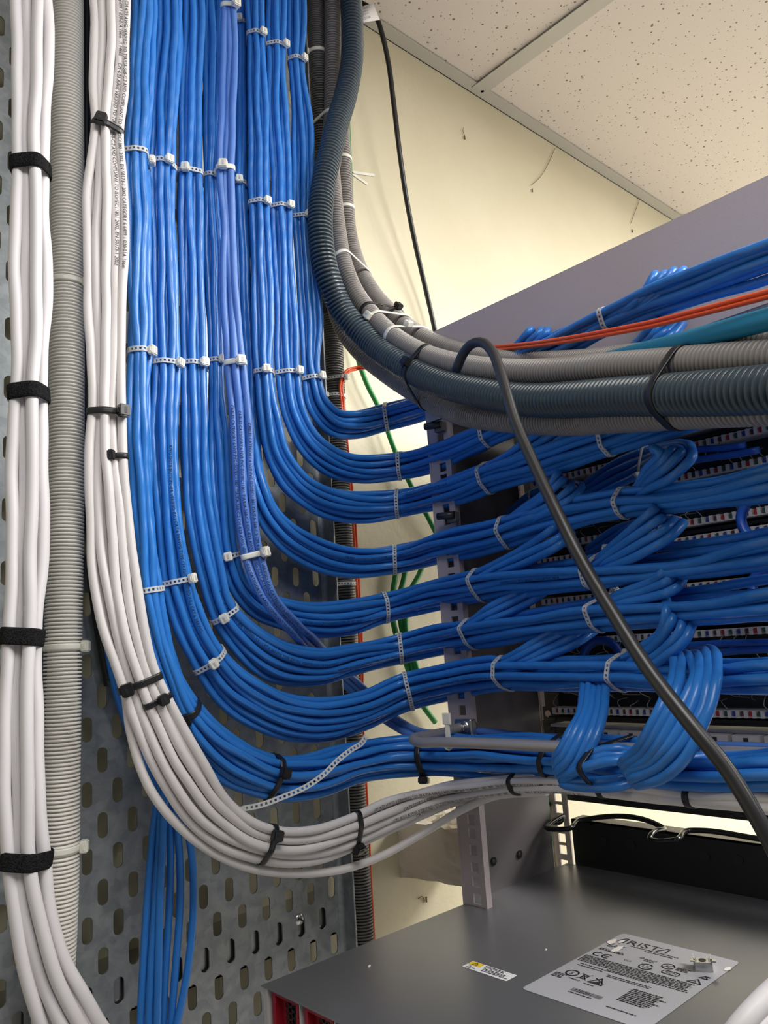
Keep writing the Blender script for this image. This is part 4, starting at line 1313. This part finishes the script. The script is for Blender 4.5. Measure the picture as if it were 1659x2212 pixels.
def loop_round(ref, keys, px, py, gap=.0006, tilt=0.):
    """convex loop round the given cables where the reference run passes (px, py)"""
    C, T, N = ref
    x, y = project(C)
    i = int(np.argmin((x - px) ** 2 + (y - py) ** 2))
    P, t, n_ = C[i], T[i], N[i]
    if tilt:
        Rm = np.array(Matrix.Rotation(tilt, 3, Vector(n_)))
        t = Rm @ t
    B = np.cross(n_, t)
    pts = []
    a = np.linspace(0, 2 * np.pi, 14, endpoint=False)
    for k in keys:
        Ck, Tk, Nk, r = PATHS[k]
        d = Ck - P
        dist = np.linalg.norm(d, axis=1)
        along = np.abs(d @ t) + np.where((dist > .045) | (np.abs(Tk @ t) < .75), 9, 0)
        j = int(np.argmin(along))
        if along[j] > .008: continue
        u, v = d[j] @ B, d[j] @ n_
        pts += [(u + (r + gap) * math.cos(q), v + (r + gap) * math.sin(q)) for q in a]
    H = hull(pts)
    return P, t, n_, B, H


def resample(H, step):
    Q = np.vstack([H, H[:1]])
    L = np.concatenate([[0], np.cumsum(np.linalg.norm(np.diff(Q, axis=0), axis=1))])
    n_ = max(int(L[-1] / step), 12)
    n_ -= n_ % 4
    s = np.linspace(0, L[-1], n_, endpoint=False)
    R_ = np.stack([np.interp(s, L, Q[:, k]) for k in (0, 1)], 1)
    for _ in range(2):
        R_ = (np.roll(R_, 1, 0) + 2 * R_ + np.roll(R_, -1, 0)) / 4
    return R_


def strap_mesh(P3, wdir, width, ladder, closed=True, thick=.0009):
    n_ = len(P3)
    hw_ = width / 2
    cols = [-hw_, -hw_ * .42, hw_ * .42, hw_] if ladder else [-hw_, -hw_ * .4, hw_ * .4, hw_]
    V = []
    for i in range(n_):
        for c in cols:
            V.append(P3[i] + wdir[i] * c)
    Fc = []
    m = n_ if closed else n_ - 1
    for i in range(m):
        i2 = (i + 1) % n_
        for c in range(3):
            if ladder and c == 1 and i % 4 in (1, 2): continue
            Fc.append((i * 4 + c, i * 4 + c + 1, i2 * 4 + c + 1, i2 * 4 + c))
    return pydata(V, Fc, not ladder)


TIES = 0


def tie(ref, keys, px, py, label, kind='ladder', head=None, width=.0046, tilt=0., group='cable ties', hs=1.22):
    """head: None = turned out of sight behind; else u-position -1..1 on the front, sign of the tail"""
    r_ = BUN[ref] if ref in BUN else None
    rf = (r_['C'], r_['T'], r_['N']) if r_ else PATHS[ref][:3]
    ks = list(r_['cables']) if (r_ and keys is None) else keys
    P, t, n_, B, H = loop_round(rf, ks, px, py, .0006, tilt)
    R_ = resample(H, .0009 if kind == 'ladder' else .0016)
    root = tag(empty('cable_tie', P), label, 'cable tie', group)
    P3 = P + R_[:, :1] * B + R_[:, 1:] * n_
    me = strap_mesh(P3, np.tile(t, (len(P3), 1)), width, kind == 'ladder')
    m_ = {'ladder': 'tie', 'plain': 'tieplain', 'black': 'tieblack'}[kind]
    st = link('strap', me, MT[m_], root)
    so = st.modifiers.new('thickness', 'SOLIDIFY'); so.thickness = .0010; so.offset = 0
    # head
    umax = np.abs(R_[:, 0]).max()
    if head is None:
        i = int(np.argmin(R_[:, 1] + .3 * np.abs(R_[:, 0])))
    else:
        cand = np.where(R_[:, 1] > (R_[:, 1].max() + R_[:, 1].min()) / 2 - 1e-6)[0]
        i = int(cand[np.argmin(np.abs(R_[cand, 0] - head * umax))])
    j, k = (i - 3) % len(R_), (i + 3) % len(R_)
    tg = R_[k] - R_[j]
    tg = tg / np.linalg.norm(tg)
    no = np.array([tg[1], -tg[0]])
    if no @ (R_[i] - R_.mean(0)) < 0: no = -no
    T3, N3 = tg[0] * B + tg[1] * n_, no[0] * B + no[1] * n_
    mtx = Matrix((list(T3) + [0], list(t) + [0], list(N3) + [0], [0, 0, 0, 1])).transposed().to_3x3()
    w_ = width
    b = MB()
    hb = bmesh.ops.create_cube(b.bm, size=1)
    bmesh.ops.transform(b.bm, matrix=Matrix.Diagonal((w_ * 1.35 * hs, w_ * 1.5 * hs, w_ * 1.0 * hs, 1)), verts=hb['verts'])
    bmesh.ops.bevel(b.bm, geom=b.bm.edges[:], offset=w_ * .18, segments=2, affect='EDGES')
    # slot for the tongue and cut-off tail
    b.box(-w_ * .25, w_ * .1, -w_ * .45, w_ * .45, w_ * .42 * hs, w_ * .55 * hs, 1)
    b.box(w_ * .5, w_ * 1.0, -w_ * .38, w_ * .38, -w_ * .1, w_ * .15)
    o_ = P3[i] + N3 * w_ * .50 * hs
    M4 = Matrix.Translation(Vector(o_)) @ mtx.to_4x4()
    bmesh.ops.transform(b.bm, matrix=M4, verts=b.bm.verts)
    link('head', b.mesh(), [MT['tieplain' if kind != 'black' else 'tieblack'], MT['paleg'] if kind != 'black' else MT['inkblack']], root)
    return root


# top row of ladder ties on the upright run
names = {'R8': 'leftmost blue bundle', 'R7': 'second blue bundle from the left', 'R6': 'third blue bundle from the left', 'R5': 'bundle left of the violet-blue cables', 'V': 'three violet-blue cables',
         'R4': 'bundle right of the violet-blue cables', 'R3': 'third blue bundle from the right', 'R2': 'second blue bundle from the right', 'R1': 'rightmost blue bundle'}
for ref, px, py, hd, rw in (('V', 490, 8, .7, 'at the top edge'), ('R4', 519, 48, -.1, 'in the top row'), ('R3', 552, 66, .65, 'in the top row'), ('R2', 597, 100, .8, 'in the top row'), ('R1', 640, 124, .8, 'in the top row'),
                            ('R8', 297, 322, .8, 'in the second row'), ('R7', 350, 348, .4, 'in the second row'), ('R6', 410, 368, -.3, 'in the second row'), ('R5', 456, 374, .6, 'in the second row'), ('V', 485, 362, .0, 'in the second row'), ('R4', 520, 390, -.2, 'in the second row'),
                            ('R3', 560, 432, .6, 'in the second row'), ('R2', 608, 441, .7, 'in the second row'), ('R1', 656, 468, .3, 'in the second row'),
                            ('R8', 302, 762, .7, 'in the third row'), ('R7', 358, 780, .75, 'in the third row'), ('R6', 419, 785, .7, 'in the third row'), ('R5', 467, 778, .6, 'in the third row'), ('V', 508, 787, .5, 'in the third row'),
                            ('R3', 570, 795, .2, 'in the third row'), ('R2', 622, 803, .8, 'in the third row'), ('R1', 674, 812, .8, 'in the third row')):
    tie(ref, None, px, py, f'clear nylon tie {rw} round the {names[ref]}' if ref != 'V' else f'milky white nylon tie {rw} round the {names[ref]}', 'plain' if ref == 'V' else 'ladder', hd, .0052 if ref == 'V' else .0046, group='ties across the upright run')
for ref, px, py, hd, lb, kd in (('R8', 326, 1276, -.7, 'clear nylon tie on the leftmost blue bundle, beside the white cables, below the third row', 'ladder'), ('R7', 383, 1261, .7, 'clear nylon tie on the seventh bundle where it starts to bend', 'ladder'),
                                ('R5', 497, 1206, -.1, 'clear nylon tie on the fifth bundle beside the thick milky tie of the violet-blue cables', 'ladder'), ('V', 549, 1205, .8, 'milky white nylon tie low on the three violet-blue cables, next to the dark tray', 'plain'),
                                ('R6', 484, 1325, -.1, 'clear nylon tie with a round head in the bend of the sixth bundle', 'ladder'), ('R7', 452, 1427, .1, 'clear nylon tie with a large head lower in the bend of the seventh bundle', 'ladder')):
    tie(ref, None, px, py, lb, kd, hd, .0052 if ref == 'V' else .0046, group='ties in the bends')
NTH = ['first', 'second', 'third', 'fourth']
BN = {'R1': 'topmost bundle', 'R2': 'second bundle from the top', 'R3': 'third bundle from the top', 'R4': 'fourth bundle from the top', 'R5': 'fifth bundle from the top', 'R6': 'sixth bundle from the top', 'R7': 'seventh bundle from the top'}
for ref, ps in (('R1', ((833, 908), (1308, 698))), ('R2', ((862, 1010), (1045, 945))), ('R3', ((857, 1096), (1040, 1042), (1298, 960))), ('R4', ((856, 1213), (1087, 1156), (1340, 1096))), ('R5', ((838, 1322), (1030, 1278), (1270, 1255))),
                ('R6', ((867, 1412), (1008, 1382), (1284, 1343))), ('R7', ((882, 1508), (1083, 1473), (1330, 1472)))):
    for i, (px, py) in enumerate(ps):
        tie(ref, None, px, py, f'clear ladder tie on the {BN[ref]}, {NTH[i]} one right of the tray', 'ladder', None, .0044, -.12, 'ladder ties on the runs to the rack')
# ties on the loops
for key, b_, px, py, lb, hd in (('R4', 1, 1390, 985, 'small clear tie round the back of the large loop on the fourth bundle', None), ('R4', 0, 1147, 1070, 'small clear tie round the back of the first loop on the fourth bundle', None), ('R5', 1, 1448, 1122, 'clear tie with a white square head on the loop above the fifth bundle', .9)):
    ks = [f'{key}.b{b_}.{j}' for j in range(4) if f'{key}.b{b_}.{j}' in PATHS]
    tie(ks[1], ks, px, py, lb, 'ladder', hd, .0034, 0, 'ties on loops')
# black ties
for ref, px, py, lb, hd, tl_ in (('W', 231, 277, 'black nylon tie highest on the white bundle beside the blue run', -.3, -.25), ('W', 229, 886, 'black nylon tie on the white bundle at mid height, head at its right', .75, 0), ('W', 302, 1472, 'black nylon tie across the white bundle where it starts to bend, head at left', -.6, 0),
                                 ('W', 585, 1833, 'black nylon tie hooped loosely round the bottom of the white bend', .6, .1), ('W', 775, 1800, 'black nylon tie on the white bundle after its bend, below the loose ladder tie', -.5, 0), ('W', 1115, 1706, 'black nylon tie on the white cables beside the rack post', None, 0),
                                 ('W', 1300, 1710, 'black nylon tie on the white cables, between the two upward cable groups', None, 0), ('W', 1492, 1732, 'black nylon tie on the white cables left of the slanting black cable', None, 0),
                                 ('R8', 404, 1545, 'black nylon tie on the lowest blue bundle where it leaves the white cables', -.2, 0), ('R8', 597, 1692, 'black nylon tie at the bottom of the bend of the lowest blue bundle', .6, 0), ('R8', 907, 1648, 'black nylon tie binding the lowest blue bundle to the left end of the rod', -.9, 0),
                                 ('R8', 1176, 1660, 'black nylon tie at the first upward cable group on the lowest blue bundle', -.8, -.25), ('R8', 1318, 1671, 'black nylon tie at the second upward cable fan on the lowest blue bundle', -1., -.1)):
    tie(ref, None, px, py, lb, 'black', hd, .0054, tl_, 'black nylon ties')
tie('W', ['W.4', 'W.3'], 268, 990, 'small black nylon tie on two cables at the right edge of the white bundle', 'black', .3, .0044, 0, 'black nylon ties')
tie('W', ['W.4', 'W.3', 'W.2'], 334, 1520, 'short black nylon tie on the right half of the white bend', 'black', .6, .0046, 0, 'black nylon ties')
# ties on conduits
for ref, ks, px, py, lb, kd, hd, wd in (('CP', ['CP'], 142, 614, 'milky tie highest on the pale upright conduit at left', 'plain', .9, .0052), ('CP', ['CP'], 137, 1398, 'milky tie on the pale upright conduit at left, at mid height', 'plain', .95, .0052), ('CP', ['CP'], 130, 1832, 'milky tie lowest on the pale upright conduit at left', 'plain', .98, .0052),
                                        ('CW', ['CW'], 688, 118, 'white tie near the top of the dark conduit next to the blue run', 'plain', -.9, .0046), ('CI', ['CI', 'CW'], 716, 250, 'white tie binding two dark conduits where the slate green one crosses', 'plain', None, .0046), ('CT', ['CT'], 740, 345, 'white tie on the outer grey conduit beside the green wall cable', 'plain', None, .0040), ('CT', ['CT'], 747, 452, 'grey white tie on the outer grey conduit at the start of its curve', 'plain', None, .0040),
                                        ('CT', ['CT', 'CI'], 783, 598, 'white tie binding two grey conduits high in the curve', 'plain', None, .0044), ('CT', ['CT', 'CI'], 850, 690, 'black nylon tie binding two grey conduits next to the cream wall', 'black', .9, .0050), ('CT', ['CT', 'CI'], 862, 712, 'milky tie on the two grey conduits just below a black tie', 'plain', -.9, .0050), ('CT', ['CT', 'CI'], 905, 735, 'milky tie on the two grey conduits, lower of two near the rack corner', 'plain', -.3, .0050),
                                        ('CG', ['CG', 'CI', 'CL', 'CT'], 900, 800, 'black nylon tie binding all the curved conduits left of the slanting cable', 'black', -.05, .0056), ('CG', ['CG', 'CI', 'CL'], 1440, 855, 'black nylon tie binding the conduits right of the slanting cable', 'black', .98, .0066),
                                        ('CW', ['CW', 'O.0'], 730, 822, 'clear tie binding the upright dark conduit and the orange cables', 'ladder', .9, .0040), ('CW', ['CW'], 724, 858, 'clear tie with a round head on the dark conduit above the topmost bundle', 'ladder', -.7, .0036), ('CW', ['CW'], 746, 1262, 'ladder tie round the dark conduit between the fourth and fifth bundles', 'ladder', -.9, .0040)):
    tie(ref, ks, px, py, lb, kd, hd, wd, .0, 'ties on conduits')
# velcro wraps on the thick white cables
for (px, py, lb, tl_) in ((67, 345, 'topmost', .06), (63, 840, 'second from the top', .08), (50, 1383, 'third from the top', -.1), (56, 1862, 'lowest', -.25)):
    P, t, n_, B, H = loop_round((BUN['X']['C'], BUN['X']['T'], BUN['X']['N']), BUN['X']['cables'], px, py, .0012, tl_)
    R_ = resample(H, .0016)
    P3 = P + R_[:, :1] * B + R_[:, 1:] * n_
    o = link('hook_and_loop_strap', strap_mesh(P3, np.tile(t, (len(P3), 1)), .0125, False), MT['velcro'])
    so = o.modifiers.new('thickness', 'SOLIDIFY'); so.thickness = .0020; so.offset = 0
    ss = o.modifiers.new('round', 'SUBSURF'); ss.levels = ss.render_levels = 1
    tag(o, f'black fabric strap round the thick white cables, {lb} of four', 'cable strap', 'fabric straps')

# open ladder tie sticking out over the lowest bundle
pts = [((529, 1746), .655), ((560, 1740), .655), ((610, 1722), .662), ((660, 1700), .67), (((700), 1672), .68), ((730, 1642), .69), ((758, 1620), .70), ((780, 1606), .71), ((790, 1590), .72)]
C = spline(np.array([ray(*a) * d for a, d in pts]), .0010)
T, N = frames(C)
root = tag(empty('cable_tie', C[0]), 'long open ladder tie, its free end poking out below the lowest blue bundle', 'cable tie')
o = link('strap', strap_mesh(C, np.cross(N, T), .0046, True, False), MT['tie'], root); so = o.modifiers.new('thickness', 'SOLIDIFY'); so.thickness = .0011
b = MB()
tip = C[0]; Bq = np.cross(N[0], T[0])
b.raw([tip + Bq * .0023, tip - Bq * .0023, tip - T[0] * .012 - Bq * .0010, tip - T[0] * .012 + Bq * .0010], [(0, 1, 2, 3)])
o = link('tapered_tip', b.mesh(), MT['tie'], root); so = o.modifiers.new('thickness', 'SOLIDIFY'); so.thickness = .0011
# paddle tie standing beside the rod
c = onX(968, 1592, .515)
root = tag(empty('cable_tie', c), 'white nylon tie with an upright paddle end at the left end of the lacing rod', 'cable tie')
b = MB(); u_ = np.array([0, 0, 1.])
b.box(c[0] - .0008, c[0] + .0008, c[1] - .0022, c[1] + .0022, c[2] - .002, c[2] + .012).box(c[0] - .0012, c[0] + .0012, c[1] - .0045, c[1] + .0045, c[2] + .0105, c[2] + .0205, bev=.0008)
link('paddle', b.mesh(), MT['tieplain'], root)
b = MB().tube([(c[0] - .001, c[1], c[2]), (c[0] - .0065, c[1], c[2] - .005), (c[0], c[1], c[2] - .0108), (c[0] + .0065, c[1], c[2] - .005), (c[0] + .001, c[1], c[2] + .0003)], .0011, 8)
link('strap', b.mesh(), MT['tieplain'], root)
# yellowed tie tails stuck on the wall
for (a, b_, lb) in (((757, 371), (808, 378), 'upper of two yellowed tie tails left sticking to the cream wall'), ((760, 374), (793, 397), 'lower of two yellowed tie tails left sticking to the cream wall')):
    A, B2 = onY(*a, YW - .0012), onY(*b_, YW - .0012)
    d = unit(B2 - A); u_ = np.cross(d, [0, 1., 0]) * .0022
    tag(link('tie_tail', MB().raw([A - u_, A + u_, B2 + u_ * .9, B2 + d * .002, B2 - u_ * .9], [(0, 1, 2, 3, 4)]).mesh(), MT['tieplain']), lb, 'tie tail')

# old cobweb threads and specks on the wall
for i, (pts, sp, lb) in enumerate((([(1199, 320), (1185, 352), (1165, 385), (1148, 400)], (1150, 411), 'dusty cobweb thread with a brown speck, right of the black lead on the wall'), ([(1002, 275), (1000, 284), (1004, 292)], (1004, 297), 'small brown speck with a cobweb wisp, high on the wall near the black lead'),
                                   ([(1393, 392), (1382, 430), (1369, 465), (1363, 482)], (1366, 499), 'cobweb thread hanging from the ceiling edge next to the rack top rail'), ([(903, 1941), (912, 1936), (918, 1946)], (921, 1943), 'brown cobweb wisp on the wall below the plaster block'))):
    b = MB().tube([onY(a, b_, YW - .002) for a, b_ in pts], .0005, 5)
    c = onY(*sp, YW - .002)
    b.tube([c + [0, 0, .003], c, c - [0, 0, .003]], .0012, 6)
    tag(link('cobweb', b.mesh(), MT['cobweb']), lb, 'cobweb', 'cobwebs')
